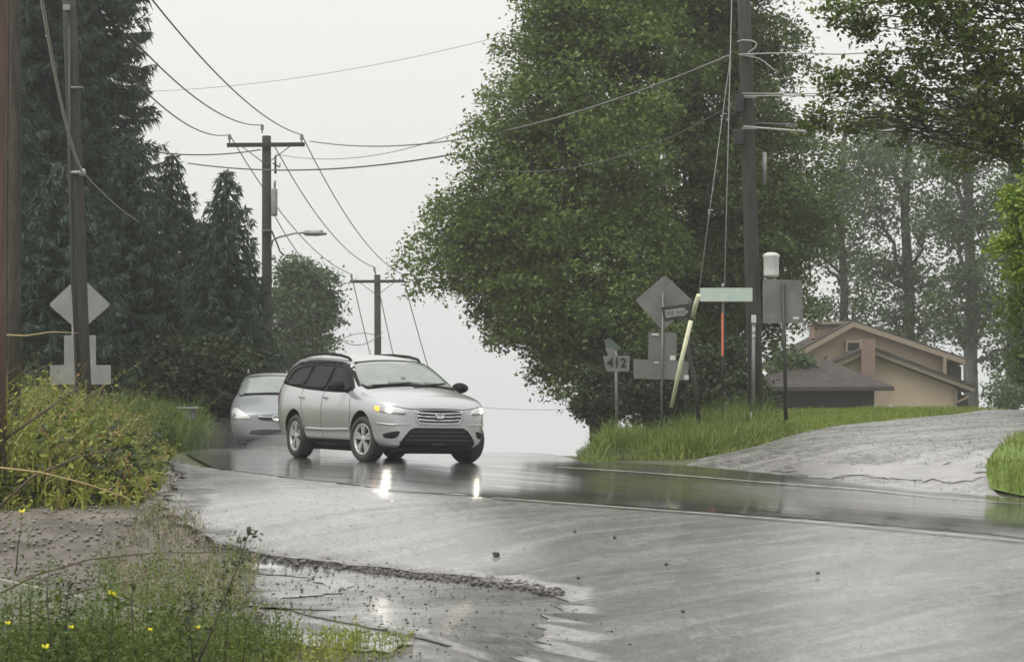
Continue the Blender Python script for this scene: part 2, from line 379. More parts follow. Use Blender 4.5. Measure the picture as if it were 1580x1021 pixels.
pud2 = G((330, 946), (400, 942), (520, 962), (640, 985), (600, 1000), (480, 990), (400, 975))
sheet('puddle', pud2, M['water'], -.024, .3, rough_edge=.05)
drive = G((1060, 716), (1110, 700), (1180, 683), (1240, 666), (1300, 655), (1390, 646), (1480, 638))
dr = drive+[(14, 64), (40, 80), (60, 78), (22, 58)]+G((1578, 668), (1530, 700), (1520, 722), (1528, 752))+[(6.9, 33.3)]+far_edge[::-1][1:4]
sheet('gravel_drive', dr, M['gravel'], -.005, .45)
sheet('puddle', G((1190, 724), (1290, 716), (1400, 717), (1512, 715), (1516, 728), (1500, 744), (1400, 741), (1330, 733), (1270, 738)), M['film'], .006, .3, rough_edge=.16)
def stripe(name, pts, wd, m, off):
    P = [Vector(p) for p in pts]; q = []
    for i in range(len(P)-1):
        k = max(1, int((P[i+1]-P[i]).length/.4)); q += [P[i].lerp(P[i+1], j/k) for j in range(k)]
    q.append(P[-1]); bm = bmesh.new(); r = []
    for i, p in enumerate(q):
        t = (q[min(i+1, len(q)-1)]-q[max(0, i-1)]).normalized(); nn = Vector((-t.y, t.x))*wd/2
        r.append([bm.verts.new((*(p+s*nn), g(*(p+s*nn))+off)) for s in (-1, 1)])
    for i in range(len(r)-1): bm.faces.new((r[i][0], r[i+1][0], r[i+1][1], r[i][1]))
    bmesh.ops.recalc_face_normals(bm, faces=bm.faces)
    for f in bm.faces:
        if f.normal.z < 0: f.normal_flip()
    me = bpy.data.meshes.new(name); bm.to_mesh(me); bm.free(); return tag(link(name, me, m), kind='structure')
stripe('road_edge_line', G((860, 722), (1000, 731), (1160, 744), (1340, 757), (1540, 776))+[(fx+8.5, fy-6.6)], .13, M['paint'], .018)
stripe('road_edge_line', G((760, 770), (1000, 788), (1240, 806), (1540, 833))+[(qx+9, qy-6.5)], .07, M['paint'], .018)

# ---------------------------------------------------------------- vegetation
def leafcloud(C, size, flat=.35, aspect=1.9, droop=.3):
    n = len(C); a = rng.normal(size=(n, 3)); a[:, 2] = a[:, 2]*.6-droop; a /= np.linalg.norm(a, axis=1)[:, None]
    b = rng.normal(size=(n, 3)); b[:, 2] *= .5; b -= (b*a).sum(1)[:, None]*a; b /= np.linalg.norm(b, axis=1)[:, None]
    s = (size*rng.uniform(.6, 1.35, n))[:, None]
    V = np.stack([C-a*s*.5, C+b*s*.5/aspect, C+a*s*.5, C-b*s*.5/aspect], 1).reshape(-1, 3)
    return V, np.arange(4*n).reshape(-1, 4)
def crown_pts(lobes, n_cl, per, cs, shell=.45):
    """lobes: (centre, rx, ry, rz) ; points in clumps near the lobe surfaces"""
    w_ = np.array([l[1]*l[3] for l in lobes]); w_ = w_/w_.sum(); out = []
    for l, k in zip(lobes, rng.multinomial(n_cl, w_)):
        d = rng.normal(size=(k, 3)); d /= np.linalg.norm(d, axis=1)[:, None]; r = (1-shell*rng.random(k)**1.6)*rng.uniform(.9, 1.08, k)
        c = np.array(l[0])+d*r[:, None]*np.array([l[1], l[2], l[3]])
        s = cs*rng.uniform(.55, 1.4, k)
        p = c[:, None, :]+rng.normal(size=(k, per, 3))*s[:, None, None]*np.array([1, 1, .55]); out.append(p.reshape(-1, 3))
    return np.concatenate(out)
def bough_pts(lobes, n_b, per, br, cs=.13):
    w_ = np.array([l[1]*l[3] for l in lobes])**.9; w_ = w_/w_.sum(); out = []
    for l, k in zip(lobes, rng.multinomial(n_b, w_)):
        d = rng.normal(size=(k, 3)); d[:, 2] = d[:, 2]*.9+.15; d /= np.linalg.norm(d, axis=1)[:, None]; r = rng.uniform(.55, 1.02, k)
        c = np.array(l[0])+d*r[:, None]*np.array([l[1], l[2], l[3]]); R_ = br*rng.uniform(.5, 1.35, k)
        for ci, ri, di in zip(c, R_, d):
            m_ = max(20, int(per*(ri/br)**2)); q = rng.normal(size=(m_//7+1, 3)); q[:, 2] = np.abs(q[:, 2])*.75-.12; q /= np.linalg.norm(q, axis=1)[:, None]
            q = q*rng.uniform(.6, 1.0, len(q))[:, None]*np.array([ri, ri, ri*.62]); hr = np.hypot(q[:, 0], q[:, 1])/ri; q[:, 2] -= .45*ri*hr**2; q += di*ri*.2
            tw = np.repeat(q, 7, 0)+rng.normal(0, cs, (len(q)*7, 3))*np.array([1, 1, .7]); out.append(ci+tw)
    return np.concatenate(out)
def limb(mb, a, b, r0, r1, n=6, wob=.06, sides=7):
    a = Vector(a); b = Vector(b); d = (b-a).length; pts = []
    for i in range(n+1):
        t = i/n; p = a.lerp(b, t)+Vector((0, 0, .12*d*math.sin(t*math.pi)*.5))
        if 0 < i < n: p += Vector([random.uniform(-1, 1)*wob*d for _ in range(3)])
        pts.append(p)
    mb.tube(pts, [r0+(r1-r0)*i/n for i in range(n+1)], sides)
    return pts
def broadleaf(name, label, trunk, tr, lobes, n_cl, per, cs, leaf, m, bark, group=None, shell=.45, twigs=10, cat='tree', zf=None, boughs=None, lf=1):
    """trunk: list of points; lobes in world coordinates"""
    base_ = Vector(trunk[0]); root = empty(name, base_, label, cat, group); inv = Matrix.Translation(-base_)
    mb = MB(); n = len(trunk); mb.tube([Vector(t) for t in trunk], [tr*(1-.6*i/(n-1)) for i in range(n)], 10)
    for l in lobes:
        c = Vector(l[0]); k = max(range(n), key=lambda i: -(Vector(trunk[i])-c).length-(.0 if trunk[i][2] < c.z else 3)); s = Vector(trunk[k])
        pts = limb(mb, s, c, tr*.35*lf, tr*.1*lf)
        for _ in range(twigs):
            d = Vector((random.gauss(0, 1), random.gauss(0, 1), random.gauss(.2, .8))).normalized(); e2 = c+Vector((d.x*l[1], d.y*l[2], d.z*l[3]))*.9
            limb(mb, pts[random.choice((3, 4, 5))], e2, tr*.1, tr*.025, 4, .07, 5)
    mb.xf(inv).build('trunk', bark, root)
    P = crown_pts(lobes, n_cl, per, cs, shell)
    if boughs: P = np.concatenate([P, bough_pts(lobes, *boughs)])
    if zf is not None: P = P[zf(P)]
    Vv, Ff = leafcloud(P, leaf); me = npmesh('crown', Vv-np.array(base_), Ff); link('crown', me, m, root)
    return root
def lob(px, py, rpx, D, ry=None, dz=1.0):
    s = D/F; return (tuple(at(px, py, D)), rpx*s, ry or rpx*s, rpx*s*dz)
def groundpt(x, y, dz=0): return Vector((x, y, g(x, y)+dz))

# big maple over the road signs (two stems standing close together)
DA = 60
tA = [groundpt(at(935, 640, DA).x, DA, -.2), at(925, 560, DA), at(905, 470, DA), at(890, 330, DA), at(880, 150, DA), at(890, -60, DA)]
lobA = [lob(925, -110, 130, DA), lob(885, 30, 72, DA), lob(845, 130, 62, DA), lob(800, 225, 48, DA), lob(775, 300, 68, DA), lob(735, 355, 46, DA), lob(715, 395, 36, DA), lob(770, 430, 52, DA), lob(800, 480, 44, DA), lob(850, 515, 45, DA),
        lob(900, 270, 115, DA, 2.6), lob(960, 110, 120, DA, 2.6), lob(920, 420, 105, DA, 2.4), lob(890, 555, 38, DA), lob(905, 598, 26, DA), lob(960, 500, 60, DA), lob(920, 20, 90, DA), lob(840, 340, 90, DA, 2.5)]
broadleaf('maple_tree', 'tall rounded green maple overhanging the road crest, left of the wooden pole', tA, .38, lobA, 800, 60, .3, .12, M['leafA'], M['bark'], boughs=(330, 620, .9))
DB = 63
tB = [groundpt(at(1090, 640, DB).x, DB, -.2), at(1085, 520, DB), at(1080, 400, DB), at(1075, 250, DB), at(1070, 60, DB), at(1070, -90, DB)]
lobB = [lob(1060, -80, 140, DB), lob(1130, 20, 70, DB), lob(1040, 90, 110, DB, 2.6), lob(1110, 170, 100, DB), lob(1175, 90, 42, DB), lob(1190, 230, 62, DB), lob(1060, 290, 120, DB, 2.6), lob(1150, 340, 105, DB), lob(1215, 350, 50, DB), lob(1040, 440, 100, DB), lob(1130, 470, 85, DB), lob(1205, 440, 36, DB), lob(1000, 540, 55, DB), lob(1090, 540, 70, DB)]
broadleaf('maple_tree', 'dense dark green maple directly behind the wooden pole at right', tB, .36, lobB, 650, 60, .3, .125, M['leafB'], M['bark'], boughs=(260, 600, .9))
# undergrowth beneath them
for i, (px, py, r, D, lb) in enumerate([(925, 612, 30, 56, 'small dark shrub at the left foot of the big maple'), (975, 600, 50, 57, 'dark shrub behind the diamond sign and its post'), (1050, 590, 58, 56, 'dark shrub behind the yellow guy guard'),
                                 (1115, 595, 52, 55, 'dark shrub behind the thin post with the orange marker'), (1150, 615, 28, 54, 'dark shrub behind the foot of the wooden pole'), (1030, 632, 26, 58, 'lowest dark shrub between the diamond sign post and the leaning post')]):
    x = at(px, 0, D).x
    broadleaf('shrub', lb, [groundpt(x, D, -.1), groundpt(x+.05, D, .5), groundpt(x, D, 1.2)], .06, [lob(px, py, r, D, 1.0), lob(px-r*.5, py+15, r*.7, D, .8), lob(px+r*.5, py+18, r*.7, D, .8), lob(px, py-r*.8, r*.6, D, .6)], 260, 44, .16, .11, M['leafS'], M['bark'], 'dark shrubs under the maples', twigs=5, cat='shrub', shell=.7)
# hazy trees far behind the house
for (px, D, tw, lobes, lb, nc) in [
    (1300, 118, .30, [(1290, 300, 50), (1250, 330, 35), (1340, 520, 30), (1290, 520, 30), (1260, 400, 35), (1330, 250, 55), (1300, 380, 50), (1265, 470, 30), (1320, 460, 40)], 'thin hazy tree with forked limbs left of the house ridge', 190),
    (1400, 122, .42, [(1390, 230, 65), (1350, 330, 50), (1430, 330, 60), (1390, 410, 50), (1440, 440, 40), (1350, 200, 45), (1380, 480, 40), (1430, 500, 36), (1345, 420, 36), (1400, 540, 30)], 'open hazy tree with a dark trunk rising behind the house ridge', 300),
    (1497, 112, .40, [(1490, 240, 60), (1530, 330, 50), (1470, 350, 50), (1500, 430, 50), (1460, 470, 35), (1530, 480, 40), (1510, 160, 60), (1480, 520, 34), (1540, 550, 30), (1450, 260, 50)], 'hazy tree with a pale trunk right of the house', 300),
    (1560, 108, .30, [(1560, 400, 40), (1590, 300, 60), (1570, 520, 35), (1600, 460, 40)], 'hazy half-cropped tree at the right edge beyond the drive', 170)]:
    x = at(px, 0, D).x; tr = [Vector((x, D, -1.2)), at(px, 560, D), at(px+3, 450, D), at(px-4, 330, D), at(px+4, 200, D)]
    broadleaf('hazy_tree', lb, tr, tw, [lob(a, b, r, D) for a, b, r in lobes], int(nc*1.4), 34, .42, .22, M['leafC'], M['bark_pale'] if px == 1497 else M['bark'], 'hazy trees behind the house', shell=.8, twigs=9, boughs=(int(nc*.10), 110, 1.0, .2))
for px, py, r, D, lb in [(1545, 608, 26, 100, 'pale hazy bush beside the house right of the eaves'), (1580, 600, 36, 96, 'pale hazy bush cropped by the right edge'), (1215, 560, 30, 88, 'small tree leaning over the brown garage roof')]:
    x = at(px, 0, D).x
    broadleaf('hazy_bush', lb, [Vector((x, D, -.3)), Vector((x, D, .8)), at(px, py, D)], .08, [lob(px, py, r, D), lob(px+r*.6, py+6, r*.7, D)], 60, 30, .2, .17, M['leafC'], M['bark'], twigs=4, cat='bush')
# near tree whose branches hang in at the top right
DD = 31
def nearsky(P): return P[:, 1] > 20
lobD = [lob(1610, -60, 150, DD, 1.2), lob(1480, 20, 70, DD, .8), lob(1560, 230, 45, DD, .5), lob(1480, 250, 26, DD, .4), lob(1440, 230, 22, DD, .3), lob(1385, 215, 18, DD, .3), lob(1560, 480, 36, DD, .4), lob(1590, 540, 36, DD, .4), lob(1575, 430, 30, DD, .4), lob(1400, -10, 60, DD, .7), lob(1330, 30, 40, DD, .5), lob(1420, 90, 62, DD, .7), lob(1350, 130, 40, DD, .5), lob(1270, 175, 30, DD, .4), lob(1330, 190, 30, DD, .4), lob(1290, 5, 30, DD, .4), lob(1520, 110, 70, DD, .8),
        lob(1580, 170, 60, DD, .8), lob(1500, 190, 36, DD, .5), lob(1430, 185, 35, DD, .5), lob(1290, 120, 24, DD, .4), lob(1250, 190, 18, DD, .3), lob(1600, 250, 40, DD, .5), lob(1400, 160, 40, DD, .5)]
tD = [groundpt(at(1790, 0, DD).x, DD, -.2), at(1790, 500, DD), at(1780, 300, DD), at(1750, 120, DD), at(1700, -40, DD)]
broadleaf('overhanging_tree', 'dark leafy tree whose branches hang into the top right corner', tD, .15, lobD, 760, 34, .11, .085, M['leafD'], M['bark'], shell=.95, twigs=4, lf=.32)
DE = 26
broadleaf('bright_sapling', 'bright yellow-green sapling cropped by the right edge below the overhanging branches', [groundpt(at(1640, 0, DE).x, DE, -.2), at(1638, 560, DE), at(1630, 400, DE), at(1615, 300, DE)], .07,
          [lob(1590, 340, 42, DE, .35), lob(1560, 370, 30, DE, .3), lob(1600, 290, 34, DE, .3), lob(1570, 310, 26, DE, .25), lob(1610, 420, 34, DE, .3), lob(1575, 410, 22, DE, .2)], 200, 30, .07, .07, M['leafE'], M['bark'], shell=.9, twigs=6)
broadleaf('edge_bush', 'dark bush cropped by the right edge beside the gravel drive', [Vector((13.2, 55, 1)), Vector((13.2, 55, 3)), at(1600, 480, 55)], .1, [lob(1600, 500, 40, 55), lob(1592, 560, 34, 55), lob(1610, 440, 40, 55)], 120, 30, .16, .15, M['leafC'], M['bark'], cat='bush')
# hazy tree over the minivan
DG = 104
x = at(462, 0, DG).x
broadleaf('hazy_tree', 'rounded hazy tree behind the cars between the spruces and the far poles', [Vector((x, DG, -4)), at(462, 590, DG), at(464, 520, DG), at(462, 440, DG)], .3,
          [lob(455, 425, 30, DG), lob(490, 445, 34, DG), lob(440, 470, 34, DG), lob(500, 490, 26, DG), lob(470, 490, 34, DG), lob(440, 530, 34, DG), lob(480, 545, 30, DG), lob(425, 560, 30, DG), lob(510, 460, 14, DG), lob(500, 535, 18, DG)], 700, 30, .30, .20, M['leafC'], M['bark'], shell=.9)

def spruce(px, D, top_py, rad, lb, seed, dens=1.0, bottom=None, power=.8, name='spruce_tree'):
    r_ = np.random.default_rng(seed); x0 = at(px, 0, D).x; zb = g(x0, D)-.1; zt = at(px, top_py, D).z; H = zt-zb
    root = empty(name, (x0, D, zb), lb, 'tree', 'spruce trees along the left side')
    MB().tube([(0, 0, 0), (.03, 0, H*.4), (0, .02, H*.75), (0, 0, H)], [.02*H+.06, .014*H+.04, .008*H+.02, .012], 8).build('trunk', M['bark'], root)
    Vs = []; zl = bottom or .06*H; z = zl
    P0 = []; P1 = []; W = []
    while z < H-.05:
        t = (z-zl)/(H-zl); Lr = rad*(1-t)**power*.97+.07; nb = max(5, int(11*dens*(.55+.45*(1-t)))); a0 = r_.uniform(0, 6.28)
        for b in range(nb):
            a = a0+6.283*b/nb+r_.normal(0, .15); L_ = Lr*r_.uniform(.62, 1.18); dr = np.array([math.cos(a), math.sin(a), 0]); sd_ = np.array([-dr[1], dr[0], 0])
            k = max(8, int(L_*52)); s = r_.random(k)**.75
            sag = -.42*L_*s**1.1+.30*L_*s**2.6+.30*(1-t)*0; c = dr[None]*s[:, None]*L_+np.array([0, 0, 1])*sag[:, None]+np.array([0, 0, z])
            wdt = (.28*L_*(1-s)+.08)*r_.uniform(.5, 1, k); sg = np.where(r_.random(k) < .5, -1, 1)
            tip = c+sd_[None]*(sg*wdt)[:, None]+dr[None]*(wdt*.75)[:, None]+np.array([0, 0, 1])*(r_.normal(-.10, .07, k))[:, None]
            P0.append(c); P1.append(tip); W.append(r_.uniform(.013, .032, k))
            P0.append(c); P1.append(c+dr[None]*.16+np.array([0, 0, 1])*r_.normal(-.12, .12, k)[:, None]); W.append(r_.uniform(.011, .026, k))
        z += r_.uniform(.16, .26)*(.7+.5*(1-t))
    P0 = np.concatenate(P0); P1 = np.concatenate(P1); W = np.concatenate(W); d = P1-P0; n_ = r_.normal(size=P0.shape); sdv = np.cross(d, n_); sdv /= np.linalg.norm(sdv, axis=1)[:, None]+1e-9
    m_ = P0+d*.45; Vv = np.stack([P0, m_+sdv*W[:, None], P1, m_-sdv*W[:, None]], 1).reshape(-1, 3)
    link('crown', npmesh('crown', Vv, np.arange(len(Vv)).reshape(-1, 4)), M['needle'], root); return root
spruce(50, 60, -620, 2.9, 'tallest dark spruce, at the far left behind the wooden pole', 1, 1.1)
spruce(140, 62, -420, 2.3, 'tall dark spruce reaching above the frame, its right side against the sky', 2, 1.15, power=.55)
spruce(-40, 56, -300, 2.6, 'dark spruce cropped by the left edge', 3)
spruce(200, 58, 205, 2.3, 'dark spruce just right of the tallest pair, below their tops', 4, 1.1, power=.7)
spruce(266, 60, 236, 2.2, 'pointed spruce with its tip against the sky, third from the right', 5, 1.1, power=.75)
spruce(350, 57, 262, 1.55, 'small pointed spruce standing clear against the sky near the far pole', 6, 1.0, power=.62)
spruce(316, 61, 330, 2.0, 'low dark spruce between the two pointed ones', 7, 1.1, power=.6)
spruce(95, 54, 250, 2.2, 'low dark spruce behind the left diamond sign', 9, 1.1, power=.6)
spruce(385, 66, 415, 1.15, 'shortest spruce, beside the far utility pole and above the minivan', 8, 1.0, power=.5)
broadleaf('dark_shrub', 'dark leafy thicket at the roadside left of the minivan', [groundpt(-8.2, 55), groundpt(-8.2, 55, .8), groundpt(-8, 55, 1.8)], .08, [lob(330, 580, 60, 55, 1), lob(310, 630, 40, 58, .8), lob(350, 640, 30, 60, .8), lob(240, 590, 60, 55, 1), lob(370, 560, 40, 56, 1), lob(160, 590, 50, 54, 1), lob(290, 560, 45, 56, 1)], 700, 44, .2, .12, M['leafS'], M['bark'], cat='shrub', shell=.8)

# ---------------------------------------------------------------- grass and weeds (uncountable)
def blades(name, poly, n, hmin, hmax, wd, m, lean=.35, label=None, dens=None, segs=2, leafy=0, lsz=.075, edge=.0):
    pl = [tuple(p) for p in poly]; A = np.array(pl); lo, hi = A.min(0), A.max(0); P = np.zeros((0, 2))
    while len(P) < n:
        q = rng.uniform(lo, hi, (n*2, 2)); q = q[inside(q, pl)]
        cl = np.sin(q[:, 0]*2.1+1.3*np.sin(q[:, 1]*1.1))*np.sin(q[:, 1]*1.7+q[:, 0]); q = q[rng.random(len(q)) < .62+.38*cl]
        P = np.concatenate([P, q])
    P = P[:n]; z = gz(P)-.04; B = np.column_stack([P, z]); patch = .82+.34*np.sin(P[:, 0]*1.7+2+np.sin(P[:, 1]*.8))*np.cos(P[:, 1]*1.1)
    h = rng.uniform(hmin, hmax, n)*patch*rng.uniform(.75, 1.15, n)
    if edge:
        ed = np.full(n, 9.)
        for i_ in range(len(A)):
            p_, q_ = A[i_], A[(i_+1) % len(A)]; v_ = q_-p_; t_ = np.clip(((P-p_)@v_)/(v_@v_+1e-9), 0, 1); ed = np.minimum(ed, np.hypot(*(P-p_-t_[:, None]*v_).T))
        h = h*np.clip(ed/edge, .22, 1)
    a = rng.uniform(0, 6.283, n); ln = h*lean*rng.uniform(.1, 1.6, n); dx = np.column_stack([np.cos(a), np.sin(a), np.zeros(n)])
    s = np.column_stack([np.cos(a+1.57+rng.normal(0, .6, n)), np.sin(a+1.57), np.zeros(n)])*(wd*rng.uniform(.5, 1.3, n))[:, None]
    up = np.array([0, 0, 1.])
    m1 = B+dx*(ln*.3)[:, None]+up*(h*.6)[:, None]; tp = B+dx*ln[:, None]+up*h[:, None]
    Vv = np.stack([B-s, B+s, m1+s*.8, m1-s*.8, tp+s*.15, tp-s*.15], 1).reshape(-1, 3); i = np.arange(n)[:, None]*6
    Ff = np.concatenate([i+np.array([[0, 1, 2, 3]]), i+np.array([[3, 2, 4, 5]])])
    if leafy:
        k = int(n*leafy); idx = rng.integers(0, n, k); t = rng.uniform(.35, 1, k)[:, None]; C = B[idx]*(1-t)+tp[idx]*t+rng.normal(0, .035, (k, 3)); V2, F2 = leafcloud(C, lsz, aspect=2.6)
        Ff = np.concatenate([Ff, F2+len(Vv)]); Vv = np.concatenate([Vv, V2])
    o = link(name, npmesh(name, Vv, Ff), m); tag(o, label, kind='stuff'); return o
left_bank = G((262, 702), (235, 728), (243, 755), (215, 778), (120, 782), (20, 786), (-80, 792))+[(-9, 27), (-13, 34), (-12.5, 47), (-7.2, 47)]
blades('roadside_weeds', left_bank, 15000, .35, 1.15, .009, M['weed'], .75, 'yellow-green weeds on the left verge', leafy=5, edge=1.0)
blades('roadside_weeds', G((262, 702), (240, 720), (255, 740), (150, 760), (60, 770), (-80, 780))+[(-10, 32), (-12.5, 45), (-7, 45)], 11000, .35, 1.05, .009, M['weed2'], .7, 'darker green weeds mixed into the left verge', leafy=6, edge=.8)
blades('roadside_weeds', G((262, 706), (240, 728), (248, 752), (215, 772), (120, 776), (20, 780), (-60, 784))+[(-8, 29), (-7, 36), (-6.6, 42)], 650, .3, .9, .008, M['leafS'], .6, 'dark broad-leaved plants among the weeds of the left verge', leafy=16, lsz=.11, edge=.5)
blades('roadside_weeds', left_bank, 3500, .5, 1.25, .008, M['rust'], .8, 'rusty and straw coloured seed stalks in the left verge', leafy=7, lsz=.05, edge=.8)
blades('verge_grass', [(-6.6, 40), (-7.0, 48), (-7.5, 56), (-12, 56), (-12, 40)], 12000, .4, 1.0, .014, M['weed2'], .4, 'dark green grass beside the minivan', leafy=.8)
blades('verge_grass', [(-6.0, 43.5), (-6.35, 50), (-7.0, 62), (-9.5, 62), (-7.2, 43.5)], 9000, .5, 1.0, .012, M['weed2'], .4, 'green grass at the edge of the road left of the minivan', leafy=1.5)
mound = [(1.15, 38.3)]+G((960, 706), (1040, 706))+drive[1:4]+[(5.6, 48), (1.6, 52), (1.2, 44)]
blades('tall_grass', mound, 32000, .25, .62, .010, M['grass'], .45, 'bright tall grass under the road signs', edge=.5)
blades('tall_grass', mound, 6000, .5, .85, .008, M['weed2'], .4, 'darker seed stems in the grass under the road signs', leafy=1.5, edge=.6, lsz=.05)
lawn = drive[2:]+[(13.4, 63), (11, 66), (4, 58), (4, 47)]
sheet('lawn', lawn, M['lawn'], -.025, .5)
blades('lawn_grass', lawn, 26000, .05, .16, .012, M['grass'], .3, 'short bright lawn in front of the house')
rv = G((1528, 754), (1519, 722), (1531, 700), (1578, 668))+[(11.5, 44), (14, 38), (9, 30.5)]
sheet('right_verge', rv, M['lawn'], .004, .5)
blades('verge_grass', rv, 9000, .12, .32, .010, M['grass'], .4, 'short grass at the right edge by the drive')
blades('foreground_weeds', [(-3.3, 12.2), (-1.6, 12.2), (-1.5, 14.8), (-3.5, 14.8)], 150, .3, .74, .004, M['weed2'], .35, 'tall feathery green stalks at the bottom left corner', leafy=70, lsz=.024)
fg = [(-3.4, 13), (-1.0, 12.2), (-.9, 14.5)]+G((420, 1010), (330, 965), (200, 965), (0, 985))+[(-4.2, 15)]
blades('foreground_weeds', [(-3.1, 11.5), (-1.35, 11.5), (-1.25, 14.2), (-3.4, 14.2)], 3000, .08, .34, .003, M['weed2'], .5, 'green weeds at the bottom left corner', leafy=9, lsz=.028)
blades('foreground_weeds', fg, 2600, .04, .16, .003, M['weed'], .6, 'low yellow-green weeds at the bottom left corner', leafy=3, lsz=.03)
blades('foreground_weeds', [(-1.6, 12.2), (-.7, 12.2), (-.6, 14.8), (-1.6, 14.8)], 900, .04, .11, .003, M['grass'], .5, 'low grass at the bottom of the frame left of the road', leafy=1, lsz=.03)
dry = G((240, 780), (310, 800), (340, 850), (400, 870), (380, 930), (200, 930), (150, 860))
blades('dry_weeds', dry, 1400, .05, .22, .003, M['straw'], .8, 'dry straw stems on the dirt shoulder', leafy=.8, lsz=.03)
blades('dry_weeds', dry, 900, .05, .25, .003, M['weed2'], .8, 'sparse green sprigs on the dirt shoulder', leafy=2, lsz=.03)
def stones(name, poly, n, smin, smax, m, label, off=0):
    pl = [tuple(p) for p in poly]; A = np.array(pl); q = rng.uniform(A.min(0), A.max(0), (n*6, 2)); q = q[inside(q, pl)][:n]
    base_ = np.array([(1, 0, 0), (-1, 0, 0), (0, 1, 0), (0, -1, 0), (0, 0, 1), (0, 0, -1)], float); fc = np.array([(0, 2, 4), (2, 1, 4), (1, 3, 4), (3, 0, 4), (2, 0, 5), (1, 2, 5), (3, 1, 5), (0, 3, 5)])
    k = len(q); s = smin+(smax-smin)*rng.random(k)**3; Vv = base_[None]*rng.uniform(.6, 1.2, (k, 6, 1))*s[:, None, None]*np.array([1, 1, .6])
    th = rng.uniform(0, 6.28, k); c, sn = np.cos(th), np.sin(th); X = Vv[..., 0]*c[:, None]-Vv[..., 1]*sn[:, None]; Y = Vv[..., 0]*sn[:, None]+Vv[..., 1]*c[:, None]
    Vv = np.stack([X+q[:, 0:1], Y+q[:, 1:2], Vv[..., 2]+(gz(q)+off)[:, None]+.2*s[:, None]], -1).reshape(-1, 3)
    o = link(name, npmesh(name, Vv, (fc[None]+np.arange(k)[:, None, None]*6).reshape(-1, 3)), m); return tag(o, label, kind='stuff')
M['stone'] = leafmat('stone', (.09, .085, .07), (.25, .235, .20), 0, .5)
M['stone_dark'] = leafmat('dark_stone', (.03, .028, .026), (.12, .11, .10), 0, .5)
stones('loose_gravel', dirt, 9000, .006, .035, M['stone'], 'brown and grey loose stones on the dirt shoulder', -.03)
stones('loose_gravel', old, 1500, .003, .014, M['stone_dark'], 'dark crumbs of broken asphalt near the puddles', -.025)
stones('loose_gravel', G((330, 860), (560, 870), (860, 915), (1000, 1000), (560, 1010), (360, 950)), 500, .004, .018, M['stone_dark'], 'dark loose chips along the broken asphalt lip', -.02)
cb = G((300, 812), (330, 830), (385, 845), (470, 857), (600, 870), (700, 881), (790, 892), (870, 908), (870, 920), (790, 908), (700, 895), (600, 884), (470, 871), (385, 860), (300, 842))
stones('loose_gravel', cb, 1100, .008, .045, M['stone_dark'], 'crumbled asphalt chunks along the broken edge', -.02)
stones('loose_gravel', cb, 500, .006, .025, M['stone'], 'pale crumbs along the broken asphalt edge', -.015)
stones('loose_gravel', dr, 4500, .006, .018, M['stone_dark'], 'dark loose gravel on the side drive', 0)
stones('loose_gravel', dr, 8000, .006, .02, M['stone'], 'grey loose gravel on the side drive', 0)
stones('loose_gravel', apron, 14000, .002, .0075, M['stone_dark'], 'dark grit on the wet asphalt', 0)
stones('loose_gravel', apron, 12000, .002, .007, M['stone'], 'pale grit on the wet asphalt', 0)
stones('loose_gravel', old, 5000, .002, .009, M['stone'], 'pale grit on the broken asphalt', -.028)

# ---------------------------------------------------------------- poles, wires
def pole(name, label, base_p, top_p, r0, r1, m, cat='utility pole', group=None):
    root = empty(name, base_p, label, cat, group); b = Vector(base_p); d = Vector(top_p)-b
    MB().tube([d*t for t in (0, .25, .5, .75, 1)], [r0+(r1-r0)*t for t in (0, .25, .5, .75, 1)], 16).build('post', m, root)
    return root, b
def cable(name, label, a, b, sag, r, m=None, group='overhead wires', n=22, cat='wire', extra=None):
    a = Vector(a); b = Vector(b); P = [a.lerp(b, i/n)-Vector((0, 0, 4*sag*(i/n)*(1-i/n))) for i in range(n+1)]
    if extra: P = [Vector(p) for p in extra]
    o0 = P[0].copy(); o = MB().tube([p-o0 for p in P], r, 5).build(name, m or M['cable'], loc=o0); return tag(o, label, cat, group)

def line_pole(label, px, D, top, base_z, hw, brace=True, cross_y=None):
    x = at(px, 0, D).x; zt = at(px, top, D).z; root, b = pole('utility_pole', label, (x, D, base_z), (x+at(px-3, 0, D).x-at(px, 0, D).x, D, zt), .19, .14, M['wood_dark'], group='utility poles along the far road')
    tx = at(px-3, 0, D).x-x; zc = zt-base_z-.30
    rt = Matrix.Rotation(R(-.5), 3, 'Y')
    MB().box((tx, -.19, zc), (hw*2, .10, .13), rt, .01).build('crossarm', M['wood_dark'], root)
    if brace:
        for s_ in (-1, 1): MB().tube([(tx+s_*.75, -.20, zc-.06), (tx, -.17, zc-.62)], .017, 6).build('brace', M['steel'], root)
    pins = []
    for xx, zz in ((-hw+.08, .05), (-.12, .36), (hw-.1, .05)):
        MB().lathe([(.02, 0), (.02, .10), (.055, .12), (.06, .16), (.045, .19), (.06, .21), (.05, .27), (.02, .29)], 10, c=(tx+xx, -.19, zc+zz-.0)).build('insulator', M['ceramic'], root)
        pins.append(Vector((x+tx+xx, D-.19, base_z+zc+zz+.27)))
    return root, b, Vector((tx, 0, zc)), pins
P1 = line_pole('far utility pole with a crossarm, a transformer and a street lamp', 415, 76, 210, -.9, 1.23)
P2 = line_pole('farthest utility pole, plain crossarm, rising straight above the silver SUV', 586, 107, 424, -3.0, 1.22)
r1, b1, c1, pins1 = P1; pins2 = P2[3]
def rel(px, py, D, b): return at(px, py, D)-b
